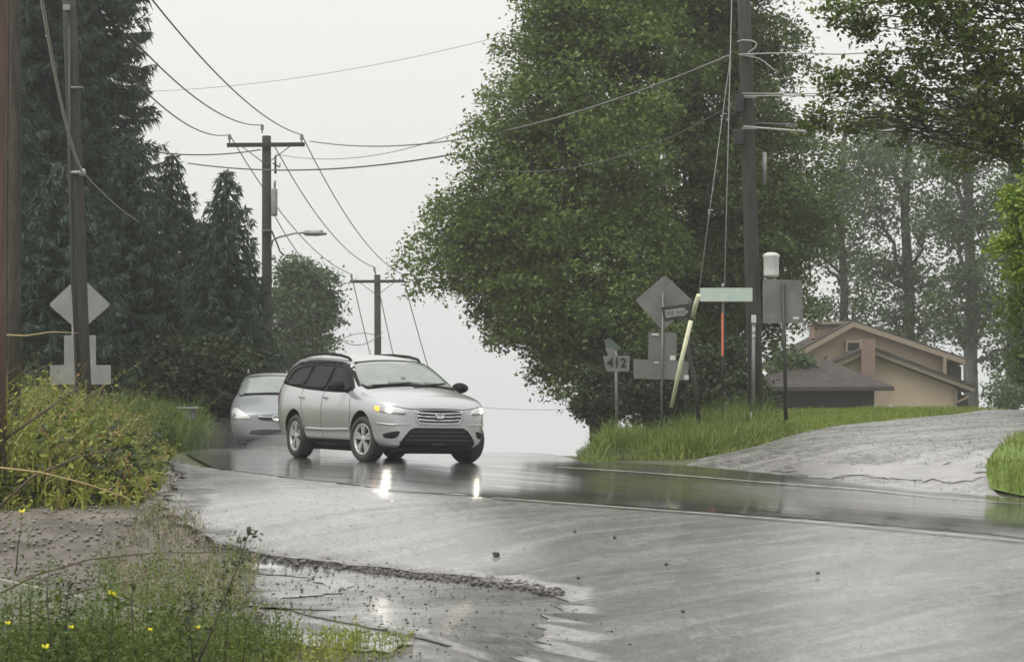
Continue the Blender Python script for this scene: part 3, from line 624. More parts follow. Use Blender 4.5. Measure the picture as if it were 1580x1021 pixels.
# transformer and its fuse gear on the nearer far pole
c_ = rel(423.5, 334, 75.8, b1)
MB().lathe([(.02, 0), (.09, .02), (.095, .08), (.095, .84), (.075, .88), (.02, .9)], 18, c=c_).build('transformer', M['steel'], r1)
MB().tube([c_+Vector((0, 0, .88)), c_+Vector((.01, 0, 1.08)), c_+Vector((.03, 0, 1.15))], [.03, .045, .02], 8).build('bushing', M['ceramic'], r1)
MB().tube([rel(425, 268, 75.8, b1), rel(425, 240, 75.8, b1)], [.04, .03], 8).tube([rel(421, 252, 75.8, b1), rel(432, 258, 75.8, b1), rel(432, 252, 75.8, b1)], .025, 6).build('fuse_cutout', M['darksteel'], r1)
MB().box(rel(412, 356, 75.75, b1), (.33, .34, .03)).build('pole_band', M['steel'], r1)
arm = MB().tube([rel(418, 382, 75.8, b1), rel(421, 371, 75.8, b1), rel(430, 366, 75.7, b1), rel(455, 360, 75.5, b1), rel(470, 359, 75.4, b1)], .03, 8).build('lamp_arm', M['steel'], r1)
MB().tube([rel(468, 359.5, 75.4, b1), rel(472, 359.5, 75.4, b1), rel(490, 360, 75.3, b1), rel(504, 361, 75.2, b1)], [.04, .09, .09, .03], 10).box(rel(496, 357.5, 75.3, b1), (.09, .09, .09), bev=.01).build('lamp_head', M['steel'], r1)
MB().tube([rel(419, 356, 75.7, b1), rel(426, 372, 75.6, b1), rel(432, 388, 75.5, b1), rel(438, 394, 75.4, b1)], .028, 6).build('lamp_brace', M['darksteel'], r1)
# near-left wooden pole
bL = groundpt(at(132, 640, 45).x, 45, -.1); rL, bL = pole('utility_pole', 'dark wooden pole in front of the left diamond sign, standing in the weeds', bL, at(104, -70, 45), .155, .125, M['wood_dark'], group=None)
MB().tube([rel(107, 40, 44.84, bL), rel(108, 250, 44.84, bL), rel(111, 440, 44.83, bL), rel(124, 600, 44.82, bL)], .022, 8).build('conduit', M['darksteel'], rL)
for py in (12, 135): MB().box(rel(119 if py > 50 else 103, py, 44.8, bL), (.22 if py > 50 else .12, .1, .03 if py > 50 else .1)).build('bracket', M['steel'], rL)
MB().lathe([(.03, 0), (.07, .02), (.07, .1), (.03, .12)], 10, 'X', c=rel(122, 266, 44.8, bL)).tube([rel(110, 266, 44.85, bL), rel(124, 266, 44.8, bL)], .03, 6).build('insulator', M['cable_pale'], rL)
cable('service_cable', 'pale thick cable dropping steeply down the dark left pole', at(60, -30, 30), at(126, 264, 44.8), .35, .024, M['cable_pale'], None, cat='cable')
cable('service_cable', 'pale cable running on from the left pole bracket towards the spruces', at(128, 266, 44.8), at(214, 342, 55), .08, .016, M['steel'], None, cat='cable')
# reddish pole and thin trunk cropped at the far left
bR = groundpt(at(-6, 0, 24).x, 24, -.1)
pole('wooden_post', 'reddish weathered wooden pole cropped by the left edge of the frame', bR, (at(-9, 0, 24).x, 24, 9), .135, .125, M['wood_red'], 'pole')
b3 = groundpt(at(27, 0, 30).x, 30, -.1)
pole('dead_tree', 'thin dark trunk just right of the reddish pole at the left edge', b3, (at(22, 0, 30).x, 30, 10), .085, .07, M['bark'], 'tree')
# right wooden pole
bP = groundpt(at(1168, 640, 47).x, 47, -.15); rP, bP = pole('utility_pole', 'dark wooden pole right of the pale green street sign', bP, at(1146, -60, 47), .150, .125, M['wood_dark'])
MB().tube([rel(1163, 486, 46.8, bP), rel(1162, 640, 46.8, bP)], .035, 8).build('riser_pipe', M['steel'], rP)
MB().box(rel(1163, 492, 46.76, bP), (.09, .07, .15), bev=.01).build('meter_box', M['white'], rP)
for a_, b_ in ((505, 511), (516, 520)): MB().box(rel(1163, (a_+b_)/2, 46.75, bP), (.05, .03, (b_-a_)/79)).build('pole_tag', M['white'], rP)
MB().lathe([(.05, 0), (.145, .02), (.15, .06), (.15, .38), (.165, .40), (.165, .44), (.10, .48), (.02, .49)], 22, c=rel(1190, 428, 46.8, bP)).build('canister', M['white'], rP)
MB().tube([rel(1180, 430, 46.8, bP), rel(1186, 436, 46.7, bP), rel(1196, 430, 46.8, bP)], .035, 6).box(rel(1187, 433, 46.8, bP), (.2, .1, .06)).build('canister_bracket', M['ceramic'], rP)
for py in (85, 150, 198): MB().box(rel(1150+py*.035, py, 46.84, bP), (.30, .03, .04)).build('wire_clamp', M['steel'], rP)
MB().box(rel(1141, 160, 46.8, bP), (.16, .1, .35), bev=.02).build('splice_case', M['black'], rP); MB().box(rel(1139, 212, 46.8, bP), (.2, .12, .30), bev=.02).build('splice_case', M['black'], rP)
MB().tube([rel(1180, 235, 47.1, bP), rel(1179, 284, 47.1, bP)], .04, 8).build('standoff_pipe', M['steel'], rP)
# wires: left-to-right groups
W = cable
D1 = 75.8
W('power_line', 'upper wire from the top left down to the right insulator of the lamp pole', at(215, -25, 40), pins1[2], .45, .017)
W('power_line', 'middle wire from the tall spruce down to the pole top of the lamp pole', at(195, 50, 42), pins1[1], .45, .017)
W('power_line', 'lowest wire from the tall spruce down to the left insulator of the lamp pole', at(205, 122, 44), pins1[0], .35, .017)
W('power_line', 'leftmost wire between the lamp pole and the farthest pole', pins1[0], pins2[0], .75, .018)
W('power_line', 'middle wire between the lamp pole and the farthest pole', pins1[1]+Vector((.35, 0, -.6)), pins2[1], .7, .018)
W('power_line', 'rightmost wire between the lamp pole and the farthest pole', pins1[2], pins2[2], .75, .018)
W('power_line', 'wire leaving the left insulator of the farther pole down behind the SUV', pins2[0], at(622, 700, 180), 1.0, .024)
W('power_line', 'wire leaving the top of the farther pole down to the right', pins2[1], at(655, 710, 180), 1.0, .024)
W('power_line', 'wire leaving the right insulator of the farther pole down towards the SUV roof', pins2[2], at(722, 715, 180), 1.2, .024)
W('power_line', 'low wire from below the transformer towards the farther pole', at(425, 335, 75.8), at(552, 428, 107), 1.0, .016)
W('service_cable', 'slack cable crossing low beside the farther pole', at(520, 520, 100), at(590, 512, 107), .45, .018, cat='cable')
W('service_cable', 'second slack cable crossing low beside the farther pole', at(515, 532, 100), at(590, 522, 107), -.35, .016, cat='cable')
W('overhead_cable', 'long sagging pale cable across the maple to the dark right pole', at(478, 218, D1), at(1124, 86, 46.8), .75, .021, M['steel'], cat='cable')
W('overhead_cable', 'thin wire just under the long sagging cable, from the lamp pole to the maple', at(425, 238, D1), at(760, 182, 60), .5, .010, cat='cable')
W('overhead_cable', 'dark cable from the left spruces through the lamp pole to the maple', at(290, 252, 74), at(700, 238, 60), .3, .022, cat='cable')
W('overhead_cable', 'short dark cable from the spruces to just under the lamp pole crossarm', at(240, 235, 74), at(402, 231, D1), .12, .020, cat='cable')
W('overhead_cable', 'faint wire behind the maple, from the dark right pole to the left', at(1145, 152, 46.9), at(760, 262, 56), .5, .010, cat='cable')
W('overhead_cable', 'faint high wire across the sky between the spruces and the maple', at(200, 142, 90), at(790, 52, 75), .4, .008, cat='cable')
W('overhead_cable', 'faint wire just above the car roofs right of the farther pole', at(740, 628, 150), at(905, 630, 150), .12, .014, cat='cable')
def PL(D, pts): return [at(a, b, D) for a, b in pts]
W('looped_cable', 'pale cable looping over the top of the dark right pole', (0, 0, 0), (0, 0, 0), 0, .014, M['cable_pale'], extra=PL(46.7, [(1137, 65), (1146, 62), (1160, 63), (1168, 67), (1165, 74), (1155, 81), (1150, 86), (1170, 90), (1180, 96), (1190, 105), (1202, 112)]), cat='cable', group=None)
W('overhead_cable', 'upper pale cable running right from the dark right pole into the overhanging branches', (0, 0, 0), (0, 0, 0), 0, .014, M['cable_pale'], extra=[at(1140, 84, 46.8), at(1213, 82, 46), at(1300, 84, 44), at(1400, 78, 42), at(1620, 40, 38)], cat='cable')
W('overhead_cable', 'middle pale cable running right from the dark right pole', (0, 0, 0), (0, 0, 0), 0, .014, M['cable_pale'], extra=[at(1146, 148, 46.8), at(1225, 148, 46), at(1400, 148, 43), at(1620, 128, 39)], cat='cable')
W('overhead_cable', 'thin second strand just below the middle pale cable', (0, 0, 0), (0, 0, 0), 0, .012, M['cable_pale'], extra=[at(1146, 144, 46.8), at(1225, 145, 46), at(1400, 142, 43), at(1620, 120, 39)], cat='cable')
W('overhead_cable', 'lowest thick pale cable running right from the dark right pole to the near branches', (0, 0, 0), (0, 0, 0), 0, .019, M['cable_pale'], extra=[at(1148, 195, 46.8), at(1168, 197, 46.5), at(1230, 202, 45), at(1300, 204, 44), at(1360, 203, 43), at(1440, 192, 42), at(1500, 184, 41), at(1640, 172, 39)], cat='cable')
W('overhead_cable', 'dark cable just above the lowest pale cable at right', (0, 0, 0), (0, 0, 0), 0, .018, M['cable'], extra=[at(1165, 190, 46.8), at(1230, 193, 45), at(1300, 190, 44), at(1400, 180, 43), at(1500, 160, 41), at(1640, 130, 39)], cat='cable')
W('guy_wire', 'thin straight guy wire dropping past the pale green street sign', at(1130, -40, 46.4), at(1113, 640, 46.4), 0, .011, M['steel'], None, n=2, cat='guy wire')
W('guy_wire', 'faint guy wire rising from the top of the yellow guard', at(1128, 80, 46.6), at(1078, 452, 44.5), 0, .008, M['steel'], None, n=2, cat='guy wire')
# ---------------------------------------------------------------- signs
def plate(mb, D, pts, th=.006, b=Vector()):
    A = [at(a, c, D)-b for a, c in pts]; mb.prism([(p.x, p.z) for p in A], A[0].y, A[0].y+th); return mb
def post_at(name, m, D, p0, p1, r, root, b): MB().tube([rel(*p0, D, b), rel(*p1, D, b)], r, 10).build(name, m, root)
def soft(pts, c=4):
    """clip the corners of a pixel polygon"""
    out = []; n = len(pts)
    for i in range(n):
        p = Vector(pts[i]); a = Vector(pts[i-1]); b = Vector(pts[(i+1) % n]); out += [tuple(p+(a-p).normalized()*c), tuple(p+((a-p).normalized()+(b-p).normalized())*c*.3), tuple(p+(b-p).normalized()*c)]
    return out
# left cluster
D = 46.5; b = groundpt(at(123, 0, D).x, D, -.1); r = empty('road_sign', b, 'sign back, grey diamond over two plates, half hidden by the left pole', 'road sign')
post_at('post', M['steel'], D+.03, (113, 660), (113, 436), .03, r, b)
plate(MB(), D, soft([(75, 470), (123, 425), (171, 470), (123, 512)]), b=b).build('diamond_panel', M['signback'], r)
plate(MB(), D, soft([(99, 517), (148, 517), (148, 572), (99, 572)], 2), b=b).build('middle_panel', M['signback'], r)
plate(MB(), D-.012, soft([(77, 563), (171, 563), (171, 593), (77, 593)], 2), b=b).build('lower_panel', M['signback'], r)
# right cluster
D = 46; b = groundpt(at(1021, 0, D).x, D, -.1); r = empty('road_sign', b, 'sign back, dull diamond over a square and a wide plate, under the maple', 'road sign')
post_at('post', M['signdark'], D-.03, (1020, 680), (1023, 452), .022, r, b)
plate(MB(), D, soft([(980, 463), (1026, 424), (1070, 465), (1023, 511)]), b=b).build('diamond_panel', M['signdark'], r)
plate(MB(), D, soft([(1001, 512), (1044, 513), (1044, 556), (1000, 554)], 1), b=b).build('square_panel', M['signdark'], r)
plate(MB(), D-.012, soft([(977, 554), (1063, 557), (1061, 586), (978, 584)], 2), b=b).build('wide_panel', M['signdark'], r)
for q in ((1011, 516, 10, 2.5), (1038, 552, 8, 7), (1013, 559, 7, 2), (1059, 582, 7, 7)):
    plate(MB(), D-.022, [(q[0]-q[2]/2, q[1]-q[3]/2), (q[0]+q[2]/2, q[1]-q[3]/2), (q[0]+q[2]/2, q[1]+q[3]/2), (q[0]-q[2]/2, q[1]+q[3]/2)], .003, b).build('sticker', M['white'], r)
# text helper
def text_mesh(name, body, size, loc, m, parent, rot=(math.pi/2, 0, 0), ext=.002, sx=1, bold=0):
    cu = bpy.data.curves.new(name, 'FONT'); cu.body = body; cu.size = size; cu.extrude = ext; cu.align_x = 'CENTER'; cu.align_y = 'CENTER'; cu.offset = bold; cu.resolution_u = 3
    t = bpy.data.objects.new(name, cu); COL.objects.link(t); dg = bpy.context.evaluated_depsgraph_get(); me = bpy.data.meshes.new_from_object(t.evaluated_get(dg)); bpy.data.objects.remove(t)
    me.materials.clear(); o = link(name, me, m, parent); o.location = loc; o.rotation_euler = rot; o.scale = (sx, 1, 1); return o
# one way sign on a leaning dark post
D = 45; b = groundpt(at(1078, 0, D).x, D, -.1); r = empty('one_way_sign', b, 'small black one way sign with a pale arrow, twisted on a leaning dark post', 'road sign')
MB().tube([rel(1080, 660, D, b), rel(1072, 590, D, b), rel(1061, 535, D, b), rel(1064, 463, D, b)], [.04, .045, .045, .03], 10).build('post', M['darksteel'], r)
sg = MB(); plate(sg, D-.06, [(1020.5, 474), (1065, 468), (1067, 489), (1025, 496)], .006, b); sg.build('sign_panel', M['black'], r)
plate(MB(), D-.064, [(1025.5, 478.5), (1042, 476), (1055, 474.5), (1062.5, 480.5), (1056, 487), (1043, 487.5), (1027.5, 490.5)], .003, b).build('arrow', M['signback'], r)
text_mesh('lettering', 'ONE WAY', .115, rel(1042, 482.5, D-.068, b), M['black'], r, rot=(math.pi/2, R(-6), 0), ext=.001, sx=.8)
# route sign among the shrubs
D = 49; b = groundpt(at(951, 0, D).x, D, -.1); r = empty('route_sign', b, 'white route sign reading 412 in the dark under the maple', 'road sign')
post_at('post', M['signdark'], D+.03, (952, 690), (950, 530), .03, r, b)
M['dimwhite'] = mat('grey_white_sign', (.17, .175, .165), .6, noise=(4, (.13, .14, .13), 6)); M['dimgreen'] = mat('dull_green_sign', (.07, .10, .08), .6)  # sign white toned down to a dull grey base colour
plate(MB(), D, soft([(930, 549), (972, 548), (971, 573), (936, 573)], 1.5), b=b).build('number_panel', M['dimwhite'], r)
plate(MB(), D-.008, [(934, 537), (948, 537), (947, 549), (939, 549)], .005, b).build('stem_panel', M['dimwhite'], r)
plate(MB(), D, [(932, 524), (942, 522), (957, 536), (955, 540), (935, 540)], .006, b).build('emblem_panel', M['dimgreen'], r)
text_mesh('route_number', '412', .27, rel(951.8, 560, D-.012, b), M['black'], r, sx=.98, bold=.006)
# street name sign
D = 46.2; b = groundpt(at(1116, 0, D).x, D, -.1); r = empty('street_sign', b, 'pale green blank-looking street name blade on a thin post with an orange marker strip', 'street sign')
MB().tube([rel(1114, 660, D, b), rel(1116, 440, D, b)], .03, 10).build('post', M['darksteel'], r)
MB().tube([rel(1115.5, 445, D, b), rel(1115.5, 437, D, b)], [.04, .025], 8).build('cap', M['steel'], r)
plate(MB(), D-.05, soft([(1080, 444), (1161, 444), (1161, 465), (1080, 465)], 1), .008, b).build('name_blade', M['greenpale'], r)
MB().box(rel(1114.7, 516, D-.045, b), (.035, .03, .82), bev=.008).build('marker_strip', M['orange'], r)
# yellow guard
D = 44.5; q0 = at(1036, 628, D+.4); r = empty('guy_guard', q0, 'leaning pale yellow plastic guy guard in two lengths beside the one way sign', 'guy guard')
for a_, c_ in (((1036, 628), (1066, 495)), ((1069, 489), (1078, 455))):
    MB().tube([at(*a_, D+.4)-q0, at((a_[0]+c_[0])/2-1, (a_[1]+c_[1])/2, D+.2)-q0, at(*c_, D)-q0], [.038, .042, .042], 10).build('guard_sleeve', M['yellow'], r)
# big rectangular sign back
D = 44; b = groundpt(at(1214, 0, D).x, D, -.1); r = empty('road_sign', b, 'large plain rectangular sign back on a dark post by the wooden pole', 'road sign')
MB().tube([rel(1213, 648, D-.04, b), rel(1208, 436, D-.04, b)], [.038, .034], 8).build('post', M['darksteel'], r)
plate(MB(), D, soft([(1177, 431), (1237, 432), (1240, 498), (1177, 499)], 2), .006, b).build('sign_panel', M['signdark'], r)
plate(MB(), D-.01, [(1224, 489), (1233, 489), (1233, 492), (1224, 492)], .003, b).build('sticker', M['white'], r)
# short stake by the pole
D = 45; q = groundpt(at(1157, 0, D).x, D, -.05); r = MB().tube([(0, 0, 0), (.0, 0, .55)], .018, 8).build('marker_stake', M['signback'], loc=q); tag(r, 'short grey stake in the grass at the foot of the dark right pole', 'stake')

# ---------------------------------------------------------------- house and garage
def quad_prism(D, pts, depth, b): 
    A = [at(a, c, D)-b for a, c in pts]; return MB().prism([(p.x, p.z) for p in A], A[0].y, A[0].y+depth)
DH = 100; b = Vector((at(1350, 0, DH).x, DH, -.6)); H = empty('house', b, 'tan sided house with two stepped gables and a brick chimney beyond the lawn', 'house')
def strip(D, p, q, th, b, y0, y1):
    """roof slab between pixel points p,q of thickness th px, extruded in depth"""
    A = [at(p[0], p[1], D)-b, at(q[0], q[1], D)-b, at(q[0], q[1]+th, D)-b, at(p[0], p[1]+th, D)-b]; return MB().prism([(a.x, a.z) for a in A], y0, y1)
quad_prism(102, [(1215, 690), (1215, 560), (1314, 504), (1455, 552), (1455, 690)], 8, b).build('rear_wall', M['siding'], H)
strip(102, (1200, 560), (1314, 497), 8, b, 1.4, 10.5).build('rear_roof', M['trim'], H)
strip(102, (1314, 497), (1485, 555), 8, b, 1.4, 10.5).build('rear_roof', M['trim'], H)
strip(102, (1199, 557), (1314, 494), 3.2, b, 1.5, 10.6).build('roof_shingles', M['shingle'], H)
strip(102, (1314, 494), (1486, 552), 3.2, b, 1.5, 10.6).build('roof_shingles', M['shingle'], H)
strip(103, (1258, 499), (1308, 498), 22, b, 3.5, 5).build('rear_chimney', M['brick'], H)
strip(103, (1255, 496), (1311, 495), 4, b, 3.3, 5.2).build('chimney_cap', M['trim'], H)
quad_prism(100, [(1255, 690), (1255, 580), (1338, 545), (1475, 598), (1475, 690)], 2.0, b).build('front_wall', M['siding'], H)
strip(100, (1265, 569), (1338, 536), 8, b, -.5, 1.9).build('front_roof', M['trim'], H)
strip(100, (1338, 536), (1500, 597), 8, b, -.5, 1.9).build('front_roof', M['trim'], H)
strip(100, (1264, 566), (1338, 533), 3.2, b, -.6, 1.95).build('roof_shingles', M['shingle'], H)
strip(100, (1338, 533), (1501, 594), 3.2, b, -.6, 1.95).build('roof_shingles', M['shingle'], H)
strip(99.2, (1330, 523), (1349, 523), 58, b, -1.05, -.05).build('chimney', M['brick'], H)
wn = strip(101.9, (1303, 526), (1331, 526), 18, b, 1.35, 1.98); wn.build('window_frame', M['trim'], H)
strip(101.8, (1306, 529), (1330, 529), 12, b, 1.30, 1.34).build('window_pane', M['glassdark'], H)
strip(99.9, (1472, 600), (1477, 600), 70, b, -.14, -.04).build('corner_trim', M['trim'], H)
strip(101.9, (1452, 552), (1457, 552), 70, b, 1.36, 1.97).build('corner_trim', M['trim'], H)
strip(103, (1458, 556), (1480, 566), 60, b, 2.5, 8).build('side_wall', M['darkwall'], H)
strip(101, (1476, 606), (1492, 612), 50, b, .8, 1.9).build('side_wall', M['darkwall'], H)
MB().tube([rel(1475, 622, 99.8, b), rel(1494, 612, 99.8, b)], .06, 6).build('stair_rail', M['trim'], H)
DGa = 86; b = Vector((at(1270, 0, DGa).x, DGa, -.6)); Ga = empty('garage', b, 'low dark brown garage with a hipped shingle roof in front of the tan house', 'garage')
quad_prism(DGa, [(1150, 690), (1150, 600), (1349, 600), (1349, 690)], 6, b).build('wall', M['darkwall'], Ga)
quad_prism(DGa-.02, [(1349.5, 690), (1349.5, 603), (1372, 603), (1372, 690)], .03, b)
def hip():
    mb = MB(); z0 = at(1300, 597, DGa).z-b.z; z1 = at(1300, 550, DGa).z-b.z; xl = at(1160, 0, DGa).x-b.x; xr = at(1372, 0, DGa).x-b.x; ra = at(1255, 0, DGa).x-b.x; rb = at(1284, 0, DGa).x-b.x
    v = [mb.bm.verts.new(p) for p in ((xl, -.8, z0), (xr, -.8, z0), (xr, 6.8, z0), (xl, 6.8, z0), (ra, 3, z1), (rb, 3, z1))]
    for f in ((0, 1, 5, 4), (1, 2, 5), (2, 3, 4, 5), (3, 0, 4), (3, 2, 1, 0)): mb.bm.faces.new([v[i] for i in f])
    return mb
hip().build('roof', M['shingle'], Ga)
MB().box((at(1253, 0, DGa).x-b.x, -.82, at(0, 600, DGa).z-b.z), (5.5, .06, .14)).build('fascia', M['darkwall'], Ga)
# hydrant-like stub and pale box in the weeds
D = 60; q = at(1374, 640, D); o = empty('hydrant', q, 'tiny dark hydrant with a pale cap on the lawn in front of the tan wall', 'hydrant')
MB().lathe([(.08, 0), (.07, .02), (.06, .14), (.07, .15), (.07, .17)], 12).build('barrel', M['darksteel'], o); MB().lathe([(.06, .17), (.07, .2), (.05, .24), (.015, .26)], 12).build('cap', M['ceramic'], o)
D = 47; q = groundpt(at(293, 0, D).x, D, -.05); o = empty('utility_box', q, 'low box with a pale flat lid half hidden in the weeds left of the minivan', 'box')
zt = at(293, 629, D).z-q.z; MB().box((0, 0, zt), (.42, .3, .035), bev=.008).build('lid', M['signback'], o); MB().box((.04, 0, zt-.13), (.20, .2, .2), bev=.01).build('body', M['signdark'], o); MB().tube([(0, 0, 0), (0, 0, zt-.2)], .03, 6).build('post', M['wood'], o)
# concrete slab at the bottom left
D0, D1_ = 17.5, 15.5; A_ = at(-60, 880, 18.2); B_ = at(235, 944, 15.9); z_ = 0
mb = MB(); dn = Vector((-.35, -.5, 0))
def slab(a, bb, top, wd, hgt):
    n_ = (bb-a).cross(Vector((0, 0, 1))).normalized(); 
    if n_.y > 0: n_ = -n_
    return n_
n_ = slab(A_, B_, 0, 0, 0); q = A_.copy()
def boxpts(mb, P):
    v = [mb.bm.verts.new(p) for p in P]
    for f in ((0, 1, 2, 3), (7, 6, 5, 4), (0, 4, 5, 1), (1, 5, 6, 2), (2, 6, 7, 3), (3, 7, 4, 0)): mb.bm.faces.new([v[i] for i in f])
    return mb
r = empty('concrete_slab', q, 'tilted grey-green concrete slab with a pale edge at the bottom left', 'slab'); Z = Vector((0, 0, 1))
a0, b0 = A_-q, B_-q
boxpts(MB(), [a0-Z*.02+n_*.02, b0-Z*.02+n_*.02, b0-Z*.02+n_*.9-Z*.25, a0-Z*.02+n_*.9-Z*.25, a0-Z*.6+n_*.02, b0-Z*.6+n_*.02, b0-Z*.6+n_*.9, a0-Z*.6+n_*.9]).build('slab_body', M['concrete'], r)
boxpts(MB(), [a0-n_*.03, b0-n_*.03, b0+n_*.018, a0+n_*.018, a0-Z*.05-n_*.03, b0-Z*.05-n_*.03, b0-Z*.05+n_*.018, a0-Z*.05+n_*.018]).build('slab_edge', M['concrete_edge'], r)
# ---------------------------------------------------------------- single stems, canes, flowers, stones
def cane(name, label, pts, D, r0, m, cat='cane', group=None):
    P = [at(a, c, D+dd) for a, c, dd in pts]; q = P[0].copy(); n = len(P)
    o = MB().tube([p-q for p in P], [r0*(1-.6*i/(n-1)) for i in range(n)], 6).build(name, m, loc=q); return tag(o, label, cat, group)
M['cane'] = mat('bare_cane', (.07, .05, .03), .7, noise=(10, (.12, .09, .05), 5)); M['canelight'] = mat('pale_cane', (.33, .27, .13), .7)
cane('bare_cane', 'long dark bare stem slanting up from the left edge to the left pole', [(-10, 690, 0), (60, 640, .2), (110, 605, .4), (122, 598, .5)], 24, .018, M['cane'])
cane('bare_cane', 'dark bare stem rising to the right across the lower weeds at the left edge', [(-10, 790, 0), (50, 735, 0), (120, 705, 0), (180, 690, 0)], 22, .014, M['cane'])
cane('bare_cane', 'pale arching stem lying across the lower weeds at the left', [(-10, 720, 0), (60, 728, 0), (130, 745, 0), (190, 765, 0), (215, 780, 0)], 21, .010, M['canelight'])
cane('bare_cane', 'pale thin twig at the left edge, level with the diamond sign', [(-10, 516, 0), (40, 518, 0), (80, 512, 0), (120, 514, 0)], 26, .012, M['canelight'])
cane('bare_cane', 'long thin brown cane arching over the dirt shoulder above the slab', [(-20, 925, 0), (60, 885, 0), (140, 862, 0), (240, 852, 0), (330, 852, 0)], 17.2, .009, M['cane'])
cane('bare_cane', 'second thin cane reaching right over the dirt shoulder to a small seed head', [(60, 930, 0), (150, 905, 0), (220, 893, 0), (268, 882, 0)], 16.4, .008, M['cane'])
cane('bare_cane', 'dead stalk lying at the end of the weed bank by the asphalt', [(180, 790, 0), (220, 780, 0), (262, 772, 0)], 24, .016, M['canelight'])
def thistle(label, pts, D, r0, head=True, leaves_=60, name='thistle_plant', m='weed2', fl=None, lsz=.055, spread=.05):
    P = [at(a, c, D) for a, c in pts]; q = P[0].copy(); n = len(P); root = empty(name, q, label, 'plant')
    MB().tube([p-q for p in P], [r0*(1-.5*i/(n-1)) for i in range(n)], 6).build('stem', M['stem'], root)
    if head: MB().lathe([(.002, -.02), (.009, -.012), (.014, .004), (.011, .016), (.013, .024), (.003, .027)], 12, c=P[-1]-q).build('seed_head', M['stem'], root)
    if fl:
        mb = MB(); fs = fl*random.uniform(.75, 1.1); tx = random.uniform(-.5, .5)
        for k in range(9):
            a = k*.7+tx; mb.tube([P[-1]-q, P[-1]-q+Vector((math.cos(a)*.022, math.sin(a)*.014, .010+.012*math.sin(2*a+tx)+tx*.01*math.cos(a)))*fs], [.003, .006*fs], 5)
        mb.build('flower', M['flower'], root)
    C = []
    for _ in range(leaves_):
        t = random.random()**.8*(n-1.001); i = int(t); C.append(P[i].lerp(P[i+1], t-i)-q+Vector((random.gauss(0, spread), random.gauss(0, spread), random.gauss(0, spread*.6))))
    Vv, Ff = leafcloud(np.array([tuple(c) for c in C]), lsz, aspect=2.8); link('leaves', npmesh('leaves', Vv, Ff), M[m], root); return root
thistle('tall dark thistle stalk with a round seed head leaning over the puddle', [(300, 1035), (330, 965), (350, 915), (368, 870), (384, 820)], 12.6, .007, leaves_=190, lsz=.036, m='leafS', spread=.035)
thistle('short seed stalk left of the tall leaning thistle', [(215, 1040), (205, 980), (203, 925), (206, 905)], 12.8, .006, leaves_=110, lsz=.032)
thistle('weed stalk with a bright yellow bloom above the slab', [(165, 1040), (172, 990), (174, 935), (174, 917)], 12.9, .004, False, 70, 'flowering_weed', fl=1)
thistle('weed at the left edge with a yellow bloom over the brown gravel', [(25, 880), (28, 840), (32, 815), (34, 790)], 16, .005, False, 30, 'flowering_weed', fl=1)
thistle('weed low in the left corner with a yellow bloom', [(60, 1040), (66, 1010), (70, 999)], 12.6, .004, False, 40, 'flowering_weed', fl=1)
for i, (pts, lb) in enumerate([([(118, 1040), (112, 1000), (110, 968)], 'weed with a small yellow bloom between the slab and the left corner'), ([(232, 1040), (228, 1005), (232, 972)], 'weed with a small yellow bloom right of the slab end'), ([(300, 1040), (310, 1000), (306, 968)], 'weed with a small yellow bloom at the foot of the tall thistle'), ([(8, 1040), (14, 990), (12, 962)], 'weed with a small yellow bloom cropped into the left corner')]):
    thistle(lb, pts, 12.7, .004, False, 60, 'flowering_weed', fl=.6, lsz=.03)
for pts, lb, lm in [([(40, 1045), (48, 960), (44, 902)], 'tall feathery stalk nearest the left edge in the corner weeds', 'weed2'), ([(105, 1045), (100, 960), (108, 892)], 'tall feathery stalk just right of the leafy stalk before the slab', 'leafS'), ([(146, 1045), (140, 980), (146, 920)], 'middle feathery stalk of the corner weeds, before the slab edge', 'weed2'),
                    ([(345, 1045), (352, 960), (340, 880)], 'tall green feathery stalk just right of the tall thistle base', 'weed2'), ([(300, 1045), (292, 960), (300, 905)], 'green feathery stalk just left of the tall thistle', 'leafS'), ([(372, 1045), (380, 980), (372, 925)], 'feathery stalk in front of the nearer puddle', 'weed2')]:
    thistle(lb, pts, 12.9, .005, False, 260, 'weed_stalk', lm, lsz=.030, spread=.042)
thistle('leafy stalk rising from the left corner weeds in front of the slab edge', [(75, 1045), (78, 985), (72, 920), (76, 872)], 12.8, .006, False, 90, 'weed_stalk')
thistle('leafy stalk between the yellow bloom and the tall thistle', [(262, 1040), (258, 990), (252, 950), (255, 930)], 12.9, .005, False, 80, 'weed_stalk')
thistle('upright leafy weed at the right end of the corner weeds', [(410, 1040), (405, 1005), (398, 985)], 12.9, .005, False, 60, 'weed_stalk')
thistle('yellow-green tall weed at the right end of the left weed bank', [(186, 785), (188, 740), (190, 700), (190, 668)], 27, .012, False, 160, 'weed_stalk', 'weed', lsz=.09, spread=.09)
for i, (px, py, lb) in enumerate([(765, 858, 'largest dark stone on the wet asphalt, right of the SUV reflections'), (1262, 886, 'small dark stone alone on the right half of the asphalt'), (1028, 872, 'small dark stone on the asphalt in the middle'), (948, 830, 'tiny stone on the asphalt below the dark reflection band'), (892, 893, 'small stone on the asphalt right of the crack end'), (887, 822, 'tiny stone nearest the dark reflection band'), (1054, 945, 'small stone low on the asphalt right of the middle')]):
    x, y = gp(px, py); s_ = .035 if i == 0 else .018; mb = MB(); bmesh.ops.create_icosphere(mb.bm, subdivisions=2, radius=s_)
    for v in mb.bm.verts: v.co *= random.uniform(.75, 1.15); v.co.z *= .8
    o = mb.build('stone', M['edge'], loc=(x, y, g(x, y)+s_*.5)); tag(o, lb, 'stone', 'loose stones on the asphalt')

